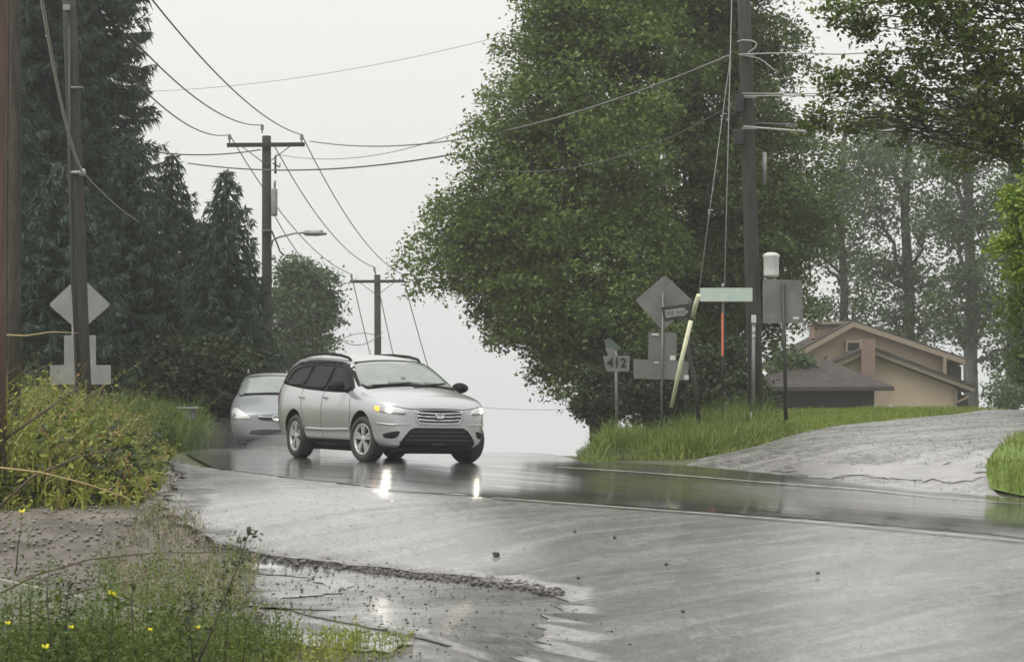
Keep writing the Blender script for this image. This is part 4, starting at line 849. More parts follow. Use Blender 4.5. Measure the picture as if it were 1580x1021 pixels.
# ---------------------------------------------------------------- cars
M['silver'] = mat('silver_paint', (.47, .48, .49), .26, metal=.5, coat=.6, noise=(90, (.50, .51, .52), 3), spec=.5)
M['bluesilver'] = mat('blue_grey_paint', (.27, .29, .30), .4, metal=.4, coat=.25, noise=(60, (.26, .28, .29), 3))
M['blackplastic'] = mat('black_plastic', (.010, .0095, .009), .7, noise=(30, (.015, .014, .013), 4), spec=.2)
M['tint'] = mat('tinted_glass', (.004, .004, .005), .08, spec=.06)
M['screen'] = mat('rain_wet_windscreen', (.17, .195, .18), .16, noise=(3, (.23, .255, .24), 5), coat=.5, bump=(60, .05))  # pale base colour stands in for sky light scattered by the rain-wet glass
M['rubber'] = mat('tyre_rubber', (.017, .017, .017), .6, noise=(20, (.03, .029, .028), 5))
M['alloy'] = mat('alloy_wheel', (.55, .55, .54), .35, metal=.5)
M['chrome'] = mat('chrome', (.62, .63, .63), .15, metal=.9)
M['lens'] = mat('headlamp_lens', (.42, .42, .40), .12, coat=1, metal=.3)
M['lamp_on'] = mat('lit_headlamp', (1, .98, .9), .3, emit=((1, .93, .78), 220))
M['lamp_dim'] = mat('lit_headlamp_side', (1, .98, .9), .3, emit=((1, .95, .85), 3.0))
M['amber'] = mat('lit_amber_indicator', (1, .45, .05), .3, emit=((1, .42, .03), 1.6))
M['red'] = mat('tail_lamp', (.12, .01, .01), .2, coat=1)
M['seam'] = mat('panel_gap', (.03, .03, .03), .7)
M['well'] = mat('wheel_well', (.008, .008, .008), .9)
M['pale_lens'] = mat('unlit_headlamp', (.62, .64, .62), .15, coat=1)

def car_body(name, stations, m, parent, arches, subd=2):
    """stations: (X, [half profile (y,z) from the bottom centre round to the top centre])"""
    bm = bmesh.new(); rings = []
    for X, pr in stations:
        ring = [bm.verts.new((X, 0, pr[0][1]))]
        ring += [bm.verts.new((X, -y, z)) for y, z in pr[1:-1]]; ring.append(bm.verts.new((X, 0, pr[-1][1])))
        ring += [bm.verts.new((X, y, z)) for y, z in pr[-2:0:-1]]; rings.append(ring)
    n = len(rings[0])
    for i in range(len(rings)-1):
        for k in range(n): bm.faces.new((rings[i][k], rings[i][(k+1) % n], rings[i+1][(k+1) % n], rings[i+1][k]))
    h = n//2
    for ring in (rings[0], rings[-1]):               # grid caps across the car
        for k in range(0, h):
            a, b_, c, d = ring[k], ring[k+1], ring[(n-k-1) % n], ring[(n-k) % n]
            vs = []
            for v in (a, b_, c, d):
                if v not in vs: vs.append(v)
            if len(vs) >= 3: bm.faces.new(vs)
    bmesh.ops.recalc_face_normals(bm, faces=bm.faces)
    me = bpy.data.meshes.new(name); bm.to_mesh(me); bm.free(); me.materials.append(m); me.materials.append(M['well'])
    o = bpy.data.objects.new(name, me); COL.objects.link(o)
    md = o.modifiers.new('s', 'SUBSURF'); md.levels = md.render_levels = subd
    cut = MB()
    for ax, r, yo in arches:
        for s in (-1, 1): cut.lathe([(.001, s*(yo-.36)), (r, s*(yo-.36)), (r, s*(yo+.5)), (.001, s*(yo+.5))], 40, 'Y', c=(ax, 0, .36))
    bmesh.ops.recalc_face_normals(cut.bm, faces=cut.bm.faces); cm = bpy.data.meshes.new('c'); cut.bm.to_mesh(cm); cut.bm.free(); cm.materials.append(m); cm.materials.append(M['well'])
    for p in cm.polygons: p.material_index = 1
    co = bpy.data.objects.new('c', cm); COL.objects.link(co)
    solid = o.copy(); dg = bpy.context.evaluated_depsgraph_get(); dg.update()
    ev = bpy.data.meshes.new_from_object(o.evaluated_get(dg)); bm2 = bmesh.new(); bm2.from_mesh(ev); bvh = BVHTree.FromBMesh(bm2); bm2.free()
    b2 = o.modifiers.new('b', 'BOOLEAN'); b2.operation = 'DIFFERENCE'; b2.solver = 'EXACT'; b2.object = co
    dg = bpy.context.evaluated_depsgraph_get(); dg.update(); fin = bpy.data.meshes.new_from_object(o.evaluated_get(dg)); fin.name = name
    bpy.data.objects.remove(o); bpy.data.objects.remove(co); bpy.data.objects.remove(solid)
    for p in fin.polygons: p.use_smooth = True
    try: fin.set_sharp_from_angle(angle=R(42))
    except Exception: pass
    o = bpy.data.objects.new(name, fin); COL.objects.link(o); o.parent = parent
    return o, bvh

def smoothpoly(pts, it=1):
    for _ in range(it):
        q = []
        for i in range(len(pts)):
            a = Vector(pts[i]); b = Vector(pts[(i+1) % len(pts)]); q += [tuple(a.lerp(b, .2)), tuple(a.lerp(b, .8))]
        pts = q
    return pts
def panel(name, bvh, poly, az, m, parent, off=.006, cell=.05, rnd=1, maxd=None, el=0):
    """lay a panel on the body: polygon in the plane seen from azimuth az (0 = from the front, -90 = from the car's right side)"""
    a = R(az); d = Vector((-math.cos(a), -math.sin(a), 0)); hx = Vector((-math.sin(a), math.cos(a), 0))
    if rnd: poly = smoothpoly(poly, rnd)
    P = []
    for i in range(len(poly)):
        p = Vector(poly[i]); q = Vector(poly[(i+1) % len(poly)]); k = max(1, int((q-p).length/cell)); P += [p.lerp(q, j/k) for j in range(k)]
    A = np.array([tuple(p) for p in P]); lo, hi = A.min(0), A.max(0); gx, gy = np.meshgrid(np.arange(lo[0], hi[0], cell), np.arange(lo[1], hi[1], cell)); Q = np.stack([gx.ravel(), gy.ravel()], 1)
    Q = Q[inside(Q, A.tolist())]
    if len(Q):
        dd = np.min(np.hypot(Q[:, None, 0]-A[None, :, 0], Q[:, None, 1]-A[None, :, 1]), 1); Q = Q[dd > cell*.35]
    r = delaunay_2d_cdt(P+[Vector(q) for q in Q], [], [list(range(len(P)))], 1, 1e-5)
    bm = bmesh.new(); bv = []
    for v in r[0]:
        o = hx*v.x+Vector((0, 0, v.y))-d*5; loc, nor, _, _ = bvh.ray_cast(o, d)
        if loc is None: bv.append(None); continue
        if nor.dot(d) > 0: nor = -nor
        bv.append(bm.verts.new(loc+nor*off))
    for f in r[2]:
        vs = [bv[i] for i in f]
        if None in vs: continue
        try: bm.faces.new(vs).smooth = True
        except ValueError: pass
    for v in [v for v in bm.verts if not v.link_faces]: bm.verts.remove(v)
    bmesh.ops.recalc_face_normals(bm, faces=bm.faces)
    if bm.faces and sum(f.normal.dot(d)*f.calc_area() for f in bm.faces) > 0:
        for f in bm.faces: f.normal_flip()
    be = [e2 for e2 in bm.edges if e2.is_boundary]; r2 = bmesh.ops.extrude_edge_only(bm, edges=be)
    for v in r2['geom']:
        if isinstance(v, bmesh.types.BMVert): v.co += d*(off+.012)
        if isinstance(v, bmesh.types.BMFace): v.smooth = False
    me = bpy.data.meshes.new(name); bm.to_mesh(me); bm.free(); return link(name, me, m, parent)
def line_panel(name, bvh, pts, az, wd, m, parent, off=.003):
    P = [Vector(p) for p in pts]; L_ = []; R_ = []
    for i, p in enumerate(P):
        t = (P[min(i+1, len(P)-1)]-P[max(i-1, 0)]).normalized(); nn = Vector((-t.y, t.x))*wd/2; L_.append(tuple(p+nn)); R_.append(tuple(p-nn))
    return panel(name, bvh, L_+R_[::-1], az, m, parent, off, .06, 0)
def wheel(parent, x, y, r, wd, rim_r, steer=0, spokes=5):
    s = 1 if y > 0 else -1; wroot = None
    def tr(mb):
        return mb.xf(Matrix.Translation((x, y, r)) @ Matrix.Rotation(steer, 4, 'Z'))
    h = wd/2
    t = MB().lathe([(rim_r, -h*.8), (rim_r+.02, -h), (r-.03, -h), (r-.006, -h*.72), (r, -h*.4), (r, h*.4), (r-.006, h*.72), (r-.03, h), (rim_r+.02, h), (rim_r, h*.8)], 40, 'Y', closed=True)
    w_ = bpy.data.objects.new('wheel', None); COL.objects.link(w_); w_.parent = parent
    tr(t).build('tyre', M['rubber'], w_)
    rim = MB(); o = s*h
    rim.lathe([(rim_r+.004, o*.90), (rim_r+.004, o*.3), (rim_r-.03, o*.3), (rim_r-.022, o*.86)], 40, 'Y', closed=True)
    rim.lathe([(.001, o*.62), (.055, o*.62), (.06, o*.74), (.045, o*.82), (.001, o*.84)], 20, 'Y')
    for k in range(spokes):
        a = 2*math.pi*k/spokes+.3
        for dlt in (-.17, .17):
            c, sn = math.cos(a), math.sin(a); pts = []
            for rr, ang, hw in ((.04, a+dlt*.6, .016), (rim_r-.015, a+dlt, .024)):
                pts.append((Vector((math.cos(ang)*rr, 0, math.sin(ang)*rr)), Vector((-math.sin(ang), 0, math.cos(ang)))*hw))
            (p0, n0), (p1, n1) = pts
            boxpts(rim, [p0-n0+Vector((0, o*.78, 0)), p1-n1+Vector((0, o*.84, 0)), p1+n1+Vector((0, o*.84, 0)), p0+n0+Vector((0, o*.78, 0)), p0-n0+Vector((0, o*.5, 0)), p1-n1+Vector((0, o*.5, 0)), p1+n1+Vector((0, o*.5, 0)), p0+n0+Vector((0, o*.5, 0))])
    tr(rim).build('rim', M['alloy'], w_)
    tr(MB().lathe([(.001, o*.1), (rim_r-.02, o*.1), (rim_r-.02, o*.2), (.001, o*.2)], 30, 'Y')).build('brake_disc', M['darksteel'], w_)
    return w_
def set_on_road(root, x, y, heading, wb, tr_):
    """heading: unit vector in plan; tilt the car to the terrain under its wheels"""
    h = Vector(heading).normalized(); l = Vector((-h.y, h.x)); c = Vector((x, y))
    def zz(p): return g(p.x, p.y)+.004
    f = (zz(c+h*wb/2+l*tr_/2)+zz(c+h*wb/2-l*tr_/2))/2; b_ = (zz(c-h*wb/2+l*tr_/2)+zz(c-h*wb/2-l*tr_/2))/2
    lf = (zz(c+l*tr_/2+h*wb/2)+zz(c+l*tr_/2-h*wb/2))/2; rt = (zz(c-l*tr_/2+h*wb/2)+zz(c-l*tr_/2-h*wb/2))/2
    X = Vector((h.x*wb, h.y*wb, f-b_)).normalized(); Y = Vector((l.x*tr_, l.y*tr_, lf-rt)); Z_ = X.cross(Y).normalized(); Y = Z_.cross(X)
    m_ = Matrix((X, Y, Z_)).transposed().to_4x4(); m_.translation = Vector((x, y, (f+b_)/2-.014)); root.matrix_world = m_

def make_suv():
    root = empty('suv', (0, 0, 0), 'silver SUV with lit headlights and black lower grille, nearest car on the wet road', 'car')
    S = [
     (2.315, [(0, .30), (.30, .30), (.46, .31), (.54, .40), (.57, .55), (.56, .66), (.53, .74), (.44, .785), (.30, .81), (.15, .825), (0, .83)]),
     (2.25, [(0, .25), (.45, .25), (.66, .26), (.735, .38), (.745, .58), (.74, .72), (.71, .82), (.60, .875), (.43, .91), (.2, .93), (0, .935)]),
     (2.08, [(0, .22), (.55, .22), (.77, .24), (.845, .40), (.855, .62), (.85, .80), (.82, .90), (.72, .95), (.52, .985), (.26, 1.005), (0, 1.01)]),
     (1.85, [(0, .22), (.6, .22), (.82, .25), (.90, .42), (.915, .66), (.905, .85), (.87, .95), (.765, .995), (.56, 1.03), (.28, 1.055), (0, 1.06)]),
     (1.45, [(0, .22), (.6, .22), (.85, .26), (.92, .44), (.94, .70), (.93, .89), (.89, .995), (.79, 1.045), (.59, 1.08), (.3, 1.105), (0, 1.11)]),
     (1.14, [(0, .22), (.6, .22), (.85, .26), (.925, .44), (.94, .70), (.93, .91), (.89, 1.015), (.81, 1.07), (.66, 1.115), (.34, 1.15), (0, 1.16)]),
     (1.02, [(0, .22), (.6, .22), (.85, .26), (.925, .44), (.94, .70), (.93, .92), (.885, 1.025), (.80, 1.11), (.69, 1.175), (.36, 1.215), (0, 1.225)]),
     (.70, [(0, .22), (.6, .22), (.85, .26), (.925, .44), (.94, .70), (.93, .93), (.88, 1.04), (.785, 1.22), (.675, 1.355), (.36, 1.405), (0, 1.42)]),
     (.36, [(0, .22), (.6, .22), (.85, .26), (.925, .44), (.94, .70), (.93, .935), (.88, 1.05), (.765, 1.33), (.655, 1.515), (.36, 1.572), (0, 1.59)]),
     (.10, [(0, .22), (.6, .22), (.85, .26), (.925, .44), (.94, .70), (.93, .94), (.88, 1.055), (.755, 1.36), (.65, 1.575), (.37, 1.635), (0, 1.65)]),
     (-.6, [(0, .22), (.6, .22), (.85, .26), (.925, .44), (.94, .70), (.93, .955), (.88, 1.08), (.755, 1.38), (.65, 1.615), (.37, 1.68), (0, 1.69)]),
     (-1.3, [(0, .23), (.6, .23), (.85, .27), (.925, .45), (.94, .72), (.93, .98), (.875, 1.12), (.76, 1.40), (.66, 1.63), (.38, 1.69), (0, 1.70)]),
     (-1.85, [(0, .25), (.6, .25), (.84, .30), (.915, .48), (.93, .74), (.915, 1.0), (.865, 1.15), (.76, 1.41), (.66, 1.615), (.38, 1.68), (0, 1.69)]),
     (-2.12, [(0, .28), (.6, .28), (.80, .33), (.875, .50), (.895, .76), (.88, 1.0), (.845, 1.15), (.755, 1.38), (.65, 1.56), (.37, 1.64), (0, 1.65)]),
     (-2.30, [(0, .32), (.55, .32), (.74, .37), (.82, .52), (.84, .76), (.83, .97), (.81, 1.09), (.73, 1.25), (.62, 1.38), (.35, 1.43), (0, 1.44)]),
     (-2.385, [(0, .38), (.45, .38), (.62, .42), (.70, .54), (.72, .72), (.71, .86), (.67, .95), (.58, 1.0), (.46, 1.03), (.25, 1.05), (0, 1.05)])]
    body, bvh = car_body('body', S, M['silver'], root, [(1.36, .435, .80), (-1.34, .435, .80)])
    P = lambda nm, poly, az, m, par=root, **k: panel(nm, bvh, poly, az, m, par, **k)
    # windscreen, with rubber surround behind it
    P('windscreen_seal', [(-.80, 1.10), (-.40, 1.155), (0, 1.17), (.40, 1.155), (.80, 1.10), (.70, 1.40), (.63, 1.535), (.3, 1.575), (0, 1.585), (-.3, 1.575), (-.63, 1.535), (-.70, 1.40)], 0, M['blackplastic'], off=.004)
    ws = P('windscreen', [(-.76, 1.135), (-.38, 1.19), (0, 1.20), (.38, 1.19), (.76, 1.135), (.67, 1.39), (.605, 1.51), (.3, 1.548), (0, 1.556), (-.3, 1.548), (-.605, 1.51), (-.67, 1.39)], 0, M['screen'], off=.009)
    for y0, y1 in ((-.62, .02), (.0, .62)):
        P('wiper', [(y0, 1.15), ((y0+y1)/2, 1.165), (y1, 1.205), (y1, 1.222), ((y0+y1)/2, 1.19), (y0, 1.17)], 0, M['blackplastic'], off=.02, rnd=0)
    P('inspection_sticker', [(-.10, 1.27), (-.03, 1.27), (-.03, 1.33), (-.10, 1.33)], 0, M['signback'], off=.012, rnd=0)
    for s, az in ((-1, -90), (1, 90)):
        f = lambda pts: [(s*-x_*-1 if False else (-s*-1)*0+(x_ if s == -1 else -x_), z_) for x_, z_ in pts]
        P('side_trim', f([(.90, 1.10), (.62, 1.29), (.30, 1.475), (.0, 1.545), (-.6, 1.575), (-1.2, 1.59), (-1.72, 1.565), (-2.02, 1.44), (-2.14, 1.21), (-1.7, 1.165), (-1.0, 1.11), (0, 1.07), (.6, 1.06)]), az, M['blackplastic'], off=.003)
        P('front_window', f([(.80, 1.115), (.60, 1.27), (.29, 1.45), (.02, 1.52), (-.14, 1.53), (-.16, 1.10), (.3, 1.085)]), az, M['tint'], off=.008, rnd=1)
        P('rear_window', f([(-.20, 1.10), (-.19, 1.535), (-.6, 1.55), (-.98, 1.545), (-1.06, 1.14), (-.6, 1.12)]), az, M['tint'], off=.008, rnd=1)
        P('quarter_window', f([(-1.11, 1.14), (-1.03, 1.54), (-1.25, 1.56), (-1.68, 1.535), (-1.95, 1.42), (-2.07, 1.22), (-1.7, 1.18)]), az, M['tint'], off=.008, rnd=1)
        for pts in ([(.88, .98), (.95, .80), (.93, .55), (.90, .34)], [(-.19, 1.08), (-.20, .80), (-.17, .34)], [(-1.08, 1.12), (-1.06, .92), (-.93, .66), (-.86, .5)]):
            line_panel('door_gap', bvh, f(pts), az, .012, M['seam'], root, .0025)
        line_panel('door_moulding', bvh, f([(.86, .50), (0, .485), (-.85, .49)]), az, .035, M['silver'], root, .014)
        P('sill_trim', f([(.93, .34), (.90, .27), (-.88, .27), (-.92, .34)]), az, M['blackplastic'], off=.012, rnd=0)
        for x_ in (.0, -.94): P('door_handle', f([(x_, .955), (x_+.0, .99), (x_-.13, 1.0), (x_-.17, .985), (x_-.13, .965)]) if s == -1 else f([(x_, .955), (x_, .99), (x_-.13, 1.0), (x_-.17, .985), (x_-.13, .965)]), az, M['silver'], off=.03, cell=.03)
        P('tail_light', [(s*.0+a_, b_) for a_, b_ in ([(-2.31, .86), (-2.14, .92), (-2.10, 1.13), (-2.22, 1.12), (-2.33, .98)] if s == -1 else [(2.31, .86), (2.14, .92), (2.10, 1.13), (2.22, 1.12), (2.33, .98)])], az, M['red'], off=.008)
        # headlamp wraps the corner
        az2 = s*32
        ax, ay = -math.sin(R(az2)), math.cos(R(az2))
        def hp(pts): return [(x_*ax+s*y_*ay, z_) for x_, y_, z_ in pts]
        hl = P('headlight', hp([(2.22, .50, .72), (2.0, .86, .765), (1.86, .90, .80), (1.80, .905, .86), (1.95, .86, .875), (2.1, .75, .865), (2.2, .56, .83)]), az2, M['lens'], off=.008, cell=.03)
        hb = P('lamp_housing', hp([(2.23, .52, .735), (2.1, .74, .76), (2.1, .74, .85), (2.2, .57, .82)]), az2, M['chrome'], hl, off=.011, cell=.03)
        P('indicator', hp([(1.97, .875, .775), (1.87, .90, .805), (1.85, .905, .85), (1.97, .87, .855)]), az2, M['amber'], hl, off=.013, cell=.03)
        bx_ = [(2.12, .725, .775), (2.06, .795, .78), (2.06, .80, .84), (2.12, .735, .845)]
        P('low_beam', hp(bx_), az2, M['lamp_on'], hl, off=.015, cell=.03)
        # fog recess
        P('fog_recess', hp([(2.19, .60, .50), (2.10, .76, .475), (2.02, .85, .44), (2.04, .83, .395), (2.14, .76, .375), (2.20, .66, .40)]), az2, M['blackplastic'], off=.006, cell=.03)
        P('bumper_crease', hp([(2.26, .50, .60), (2.1, .80, .60), (1.92, .90, .62), (1.92, .90, .600), (2.1, .80, .580), (2.26, .50, .585)]), az2, M['silver'], off=.012, cell=.04, rnd=0)
        # mirror
        mb = MB(); r_ = bmesh.ops.create_uvsphere(mb.bm, u_segments=18, v_segments=12, radius=1)
        for v in r_['verts']:
            v.co = Vector((v.co.x*.085-.03*abs(v.co.y), v.co.y*.135, v.co.z*.085*(1-.15*v.co.y*s)))+Vector((.66, s*1.03, 1.16))
        for f_ in mb.bm.faces: f_.smooth = True
        mb.tube([(.70, s*.86, 1.085), (.68, s*.95, 1.10), (.66, s*1.0, 1.13)], [.035, .028, .03], 8)
        mb.build('mirror', M['blackplastic'], root)
        # roof rail
        def rz(x_, y_):
            h_ = bvh.ray_cast(Vector((x_, y_, 5)), Vector((0, 0, -1)))[0]; return h_.z
        pts = [(.12, s*.60, 1.585), (.02, s*.605, 1.655), (-.3, s*.605, 1.695), (-.9, s*.60, 1.722), (-1.5, s*.59, 1.70), (-1.82, s*.575, 1.655), (-1.95, s*.565, 1.58)]
        pts = [(x_, y_*.955, rz(x_, y_*.955)+d_) for (x_, y_, z_), d_ in zip(pts, (.0, .04, .058, .062, .058, .04, .0))]
        MB().tube(pts, [.018, .022, .024, .024, .024, .022, .016], 8).build('roof_rail', M['blackplastic'], root)
    # grille
    gr = P('grille', [(-.40, .795), (-.20, .81), (.20, .81), (.40, .795), (.385, .68), (.33, .625), (-.33, .625), (-.385, .68)], 0, M['blackplastic'], off=.006, cell=.03)
    P('grille_surround', [(-.43, .80), (-.39, .80), (-.375, .68), (-.32, .61), (.32, .61), (.375, .68), (.39, .80), (.43, .80), (.415, .67), (.345, .585), (-.345, .585), (-.415, .67)], 0, M['silver'], gr, off=.014, cell=.02, rnd=0)
    for z_, hw in ((.775, .385), (.725, .375), (.672, .355)):
        P('slat', [(-hw, z_+.008), (-.2, z_-.004), (0, z_-.008), (.2, z_-.004), (hw, z_+.008), (hw, z_-.020), (.2, z_-.03), (0, z_-.033), (-.2, z_-.03), (-hw, z_-.020)], 0, M['chrome'], gr, off=.022, cell=.03, rnd=0)
    em = MB(); em.lathe([(.001, 0), (.075, 0), (.08, .006), (.075, .012), (.062, .012), (.06, .004), (.001, .004)], 28, 'X'); 
    for v in em.bm.verts: v.co.z *= .58
    for yy in (-.022, .022):
        boxpts(em, [Vector((.016, yy+k*.008*0-.007+dz*.25, dz)) for k, dz in ((0, -.030), (0, .030))]+[Vector((.016, yy+.007+dz*.25, dz)) for dz in (.030, -.030)]+[Vector((.002, yy-.007+dz*.25, dz)) for dz in (-.030, .030)]+[Vector((.002, yy+.007+dz*.25, dz)) for dz in (.030, -.030)])
    boxpts(em, [Vector((.015, -.028, -.006)), Vector((.015, -.028, .006)), Vector((.015, .028, .009)), Vector((.015, .028, -.002)), Vector((.002, -.028, -.006)), Vector((.002, -.028, .006)), Vector((.002, .028, .009)), Vector((.002, .028, -.002))])
    em.xf(Matrix.Translation((2.345, 0, .725))).build('emblem', M['chrome'], gr)
    lg = P('lower_grille', [(-.42, .545), (.42, .545), (.50, .51), (.58, .42), (.65, .32), (.66, .245), (-.66, .245), (-.65, .32), (-.58, .42), (-.50, .51)], 0, M['blackplastic'], off=.010, cell=.04, rnd=0)
    for z_, hw in ((.49, .46), (.43, .52), (.37, .56)):
        P('mesh_bar', [(-hw, z_), (hw, z_), (hw, z_-.016), (-hw, z_-.016)], 0, M['darksteel'], lg, off=.02, rnd=0)
    MB().box((2.06, 0, .235), (.30, 1.22, .09), bev=.02).build('front_valance', M['blackplastic'], root)
    MB().box((0, 0, .20), (3.9, 1.15, .10), bev=.03).build('underbody', M['well'], root)
    line_panel('bonnet_gap', bvh, [(-.84, .885), (-.62, .84), (-.44, .818), (0, .832), (.44, .818), (.62, .84), (.84, .885)], 0, .010, M['seam'], root, .003)
    P('rear_window_glass', [(-.60, 1.20), (.60, 1.20), (.52, 1.45), (-.52, 1.45)], 180, M['tint'], off=.006)
    P('number_plate', [(-.26, .78), (.26, .78), (.26, .92), (-.26, .92)], 180, M['white'], off=.01, rnd=0)
    for x_, st in ((1.36, R(9)), (-1.34, 0)):
        for s in (-1, 1): wheel(root, x_, s*.83, .355, .235, .235, st)
    def fit(v):                                     # short nose with rounded corners, slightly broader body
        v.co.y *= 1.03; v.co.x *= 1.01
        if v.co.x > 1.40:
            t = v.co.x-1.40; v.co.x = 1.40+t*.78; v.co.y *= 1-.075*min(1, t/.8)**2
    for ch in root.children:
        for o_ in [ch]+(list(ch.children) if ch.type == 'MESH' else []):
            if o_.type == 'MESH':
                for v in o_.data.vertices: fit(v)
    return root
suv = make_suv()
sx, sy = gp(586, 711); hd = Vector((math.sin(R(27)), -math.cos(R(27))))
SUVC = at(588, 706, 38.2); set_on_road(suv, SUVC.x, 38.2, hd, 2.7, 1.62)

def make_van():
    root = empty('minivan', (0, 0, 0), 'pale blue-grey minivan following behind the silver SUV, half hidden by it', 'car')
    S = [
     (2.44, [(0, .28), (.35, .28), (.50, .30), (.60, .40), (.63, .52), (.61, .60), (.55, .66), (.45, .70), (.3, .73), (.15, .745), (0, .75)]),
     (2.34, [(0, .22), (.5, .22), (.72, .25), (.81, .38), (.83, .56), (.80, .68), (.74, .76), (.62, .80), (.42, .83), (.2, .85), (0, .855)]),
     (2.10, [(0, .2), (.6, .2), (.85, .23), (.92, .40), (.94, .62), (.92, .78), (.86, .87), (.74, .91), (.52, .945), (.25, .965), (0, .97)]),
     (1.75, [(0, .18), (.65, .18), (.88, .22), (.96, .42), (.975, .68), (.96, .86), (.90, .96), (.78, 1.01), (.56, 1.045), (.28, 1.07), (0, 1.075)]),
     (1.48, [(0, .18), (.65, .18), (.89, .22), (.965, .42), (.98, .70), (.97, .90), (.92, 1.02), (.82, 1.08), (.62, 1.125), (.3, 1.15), (0, 1.155)]),
     (1.10, [(0, .18), (.65, .18), (.89, .22), (.965, .42), (.98, .72), (.97, .94), (.91, 1.08), (.83, 1.23), (.70, 1.33), (.36, 1.375), (0, 1.385)]),
     (.65, [(0, .18), (.65, .18), (.89, .22), (.965, .42), (.98, .72), (.97, .95), (.91, 1.10), (.81, 1.36), (.70, 1.56), (.38, 1.62), (0, 1.635)]),
     (.40, [(0, .18), (.65, .18), (.89, .22), (.965, .42), (.98, .72), (.97, .95), (.91, 1.10), (.81, 1.39), (.71, 1.63), (.42, 1.70), (0, 1.715)]),
     (-.6, [(0, .18), (.65, .18), (.89, .22), (.965, .42), (.98, .72), (.97, .95), (.91, 1.10), (.81, 1.42), (.72, 1.68), (.43, 1.745), (0, 1.755)]),
     (-1.8, [(0, .2), (.65, .2), (.89, .24), (.965, .42), (.98, .72), (.97, .95), (.91, 1.10), (.81, 1.41), (.71, 1.66), (.43, 1.725), (0, 1.735)]),
     (-2.45, [(0, .24), (.6, .24), (.84, .28), (.91, .45), (.92, .74), (.91, .95), (.86, 1.10), (.77, 1.38), (.66, 1.58), (.4, 1.65), (0, 1.66)]),
     (-2.62, [(0, .32), (.5, .32), (.72, .36), (.80, .50), (.82, .74), (.81, .92), (.77, 1.02), (.70, 1.12), (.58, 1.24), (.35, 1.30), (0, 1.31)])]
    body, bvh = car_body('body', S, M['bluesilver'], root, [(1.55, .42, .82), (-1.48, .42, .82)])
    P = lambda nm, poly, az, m, par=root, **k: panel(nm, bvh, poly, az, m, par, **k)
    P('windscreen_seal', [(-.87, 1.13), (-.4, 1.185), (.4, 1.185), (.87, 1.13), (.76, 1.46), (.70, 1.60), (.3, 1.645), (-.3, 1.645), (-.70, 1.60), (-.76, 1.46)], 0, M['blackplastic'], off=.004)
    P('windscreen', [(-.85, 1.155), (-.4, 1.205), (.4, 1.205), (.85, 1.155), (.74, 1.45), (.68, 1.575), (.3, 1.615), (-.3, 1.615), (-.68, 1.575), (-.74, 1.45)], 0, M['screen'], off=.009)
    P('wiper', [(-.70, 1.18), (0, 1.205), (.6, 1.21), (.6, 1.23), (0, 1.225), (-.70, 1.20)], 0, M['blackplastic'], off=.02, rnd=0)
    gr = P('grille', [(-.40, .71), (.40, .71), (.36, .625), (.2, .60), (-.2, .60), (-.36, .625)], 0, M['blackplastic'], off=.006, cell=.04)
    P('slat', [(-.38, .695), (.38, .695), (.38, .672), (-.38, .672)], 0, M['chrome'], gr, off=.016, rnd=0)
    em = MB(); em.lathe([(.001, 0), (.085, 0), (.09, .008), (.085, .015), (.066, .015), (.062, .004), (.001, .004)], 24, 'X')
    for v in em.bm.verts: v.co.z *= .72
    em.xf(Matrix.Translation((2.475, 0, .66))).build('emblem', M['chrome'], gr)
    P('lower_grille', [(-.50, .42), (.50, .42), (.56, .30), (-.56, .30)], 0, M['blackplastic'], off=.008)
    for s, az in ((-1, -90), (1, 90)):
        f = lambda pts: [((x_ if s == -1 else -x_), z_) for x_, z_ in pts]
        P('side_window', f([(1.15, 1.12), (.75, 1.38), (.42, 1.54), (-.5, 1.58), (-1.9, 1.55), (-2.3, 1.42), (-2.35, 1.16), (-1, 1.12)]), az, M['tint'], off=.006)
        for x_ in (.75, -.30, -1.35): line_panel('door_gap', bvh, f([(x_, 1.1), (x_, .3)]), az, .012, M['seam'], root, .0025)
        az2 = s*30; ax, ay = -math.sin(R(az2)), math.cos(R(az2))
        def hp(pts): return [(x_*ax+s*y_*ay, z_) for x_, y_, z_ in pts]
        hl = P('headlight', hp([(2.36, .44, .625), (2.2, .80, .63), (2.05, .90, .69), (1.92, .93, .80), (1.95, .91, .875), (2.1, .82, .87), (2.28, .62, .76)]), az2, M['pale_lens'], off=.012, cell=.04)
        P('lamp_ring', hp([(2.2, .78, .68), (2.1, .85, .69), (2.08, .86, .76), (2.18, .78, .77)]), az2, M['lens'], hl, off=.018, cell=.03)
        P('tail_light', [((-2.50 if s == -1 else 2.50), .95), ((-2.36 if s == -1 else 2.36), .95), ((-2.36 if s == -1 else 2.36), 1.35), ((-2.50 if s == -1 else 2.50), 1.3)], az, M['red'], off=.008)
        mb = MB(); r_ = bmesh.ops.create_uvsphere(mb.bm, u_segments=16, v_segments=10, radius=1)
        for v in r_['verts']: v.co = Vector((v.co.x*.08, v.co.y*.14, v.co.z*.09))+Vector((.95, s*1.10, 1.17))
        for f_ in mb.bm.faces: f_.smooth = True
        mb.tube([(1.0, s*.90, 1.10), (.97, s*1.02, 1.12)], .035, 8).build('mirror', M['blackplastic'], root)
        MB().tube([(.2, s*.62, 1.70), (.1, s*.62, 1.775), (-1.7, s*.62, 1.78), (-1.85, s*.62, 1.70)], .018, 8).build('roof_rail', M['steel'], root)
    P('rear_window_glass', [(-.66, 1.15), (.66, 1.15), (.58, 1.50), (-.58, 1.50)], 180, M['tint'], off=.006)
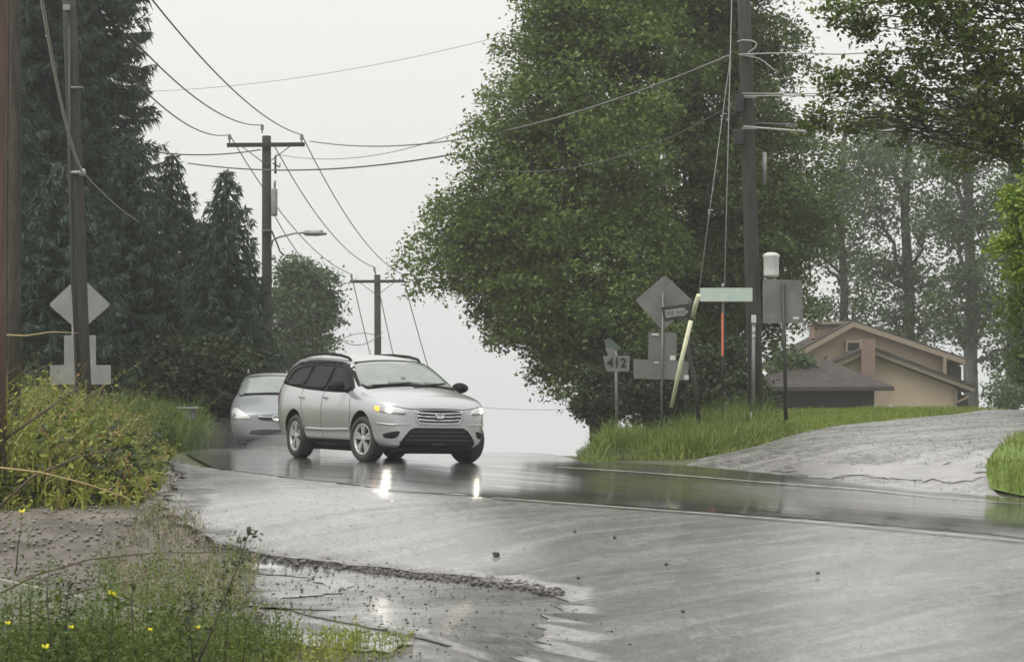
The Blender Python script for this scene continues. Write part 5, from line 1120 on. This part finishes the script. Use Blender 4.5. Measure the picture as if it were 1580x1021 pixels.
    MB().box((0, 0, .19), (4.2, 1.2, .10), bev=.03).build('underbody', M['well'], root)
    for x_ in (1.55, -1.48):
        for s in (-1, 1): wheel(root, x_, s*.83, .335, .225, .21, 0, 6)
    return root
van = make_van()
set_on_road(van, at(427, 0, 53.0).x, 53.0, Vector((.10, -1)), 3.03, 1.7)


# ---------------------------------------------------------------- rain-hazed air
hz = MB().box((0, 130, -1), (600, 440, 58)).build('haze', None); tag(hz, kind='stuff')
hz.data.materials.clear(); hm = bpy.data.materials.new('haze_air'); hm.use_nodes = True; hn = hm.node_tree; hn.nodes.clear()
ho = hn.nodes.new('ShaderNodeOutputMaterial'); hv = hn.nodes.new('ShaderNodeVolumePrincipled'); hv.inputs['Density'].default_value = .0008; hv.inputs['Color'].default_value = (.97, .98, .98, 1); hv.inputs['Anisotropy'].default_value = .2
hn.links.new(hv.outputs[0], ho.inputs['Volume']); hz.data.materials.append(hm)

# fine spray thrown up by the tyres, hanging low over the wet road
def spray(c, r, dens, label):
    mb = MB(); q = bmesh.ops.create_uvsphere(mb.bm, u_segments=24, v_segments=12, radius=1)
    for v in q['verts']: v.co = Vector((v.co.x*r[0], v.co.y*r[1], v.co.z*r[2]))
    o = mb.build('road_spray', None, loc=c); tag(o, label, kind='stuff'); o.data.materials.clear()
    m = bpy.data.materials.new('spray_mist'); m.use_nodes = True; n_ = m.node_tree; n_.nodes.clear(); oo = n_.nodes.new('ShaderNodeOutputMaterial'); vv = n_.nodes.new('ShaderNodeVolumePrincipled')
    vv.inputs['Density'].default_value = dens; vv.inputs['Color'].default_value = (.97, .97, .98, 1); n_.links.new(vv.outputs[0], oo.inputs['Volume']); o.data.materials.append(m)
spray((-5.0, 49, g(-5.0, 49)+.15), (2.2, 5, .55), .010, 'spray behind and beside the minivan')
spray((-2.9, 41.5, g(-2.9, 41.5)+.1), (1.7, 2.2, .38), .10, 'spray behind the rear wheels of the SUV')
spray((-1.5, 42.5, g(-1.5, 42.5)+.0), (4.5, 2.5, .22), .03, 'low spray over the crest of the road')
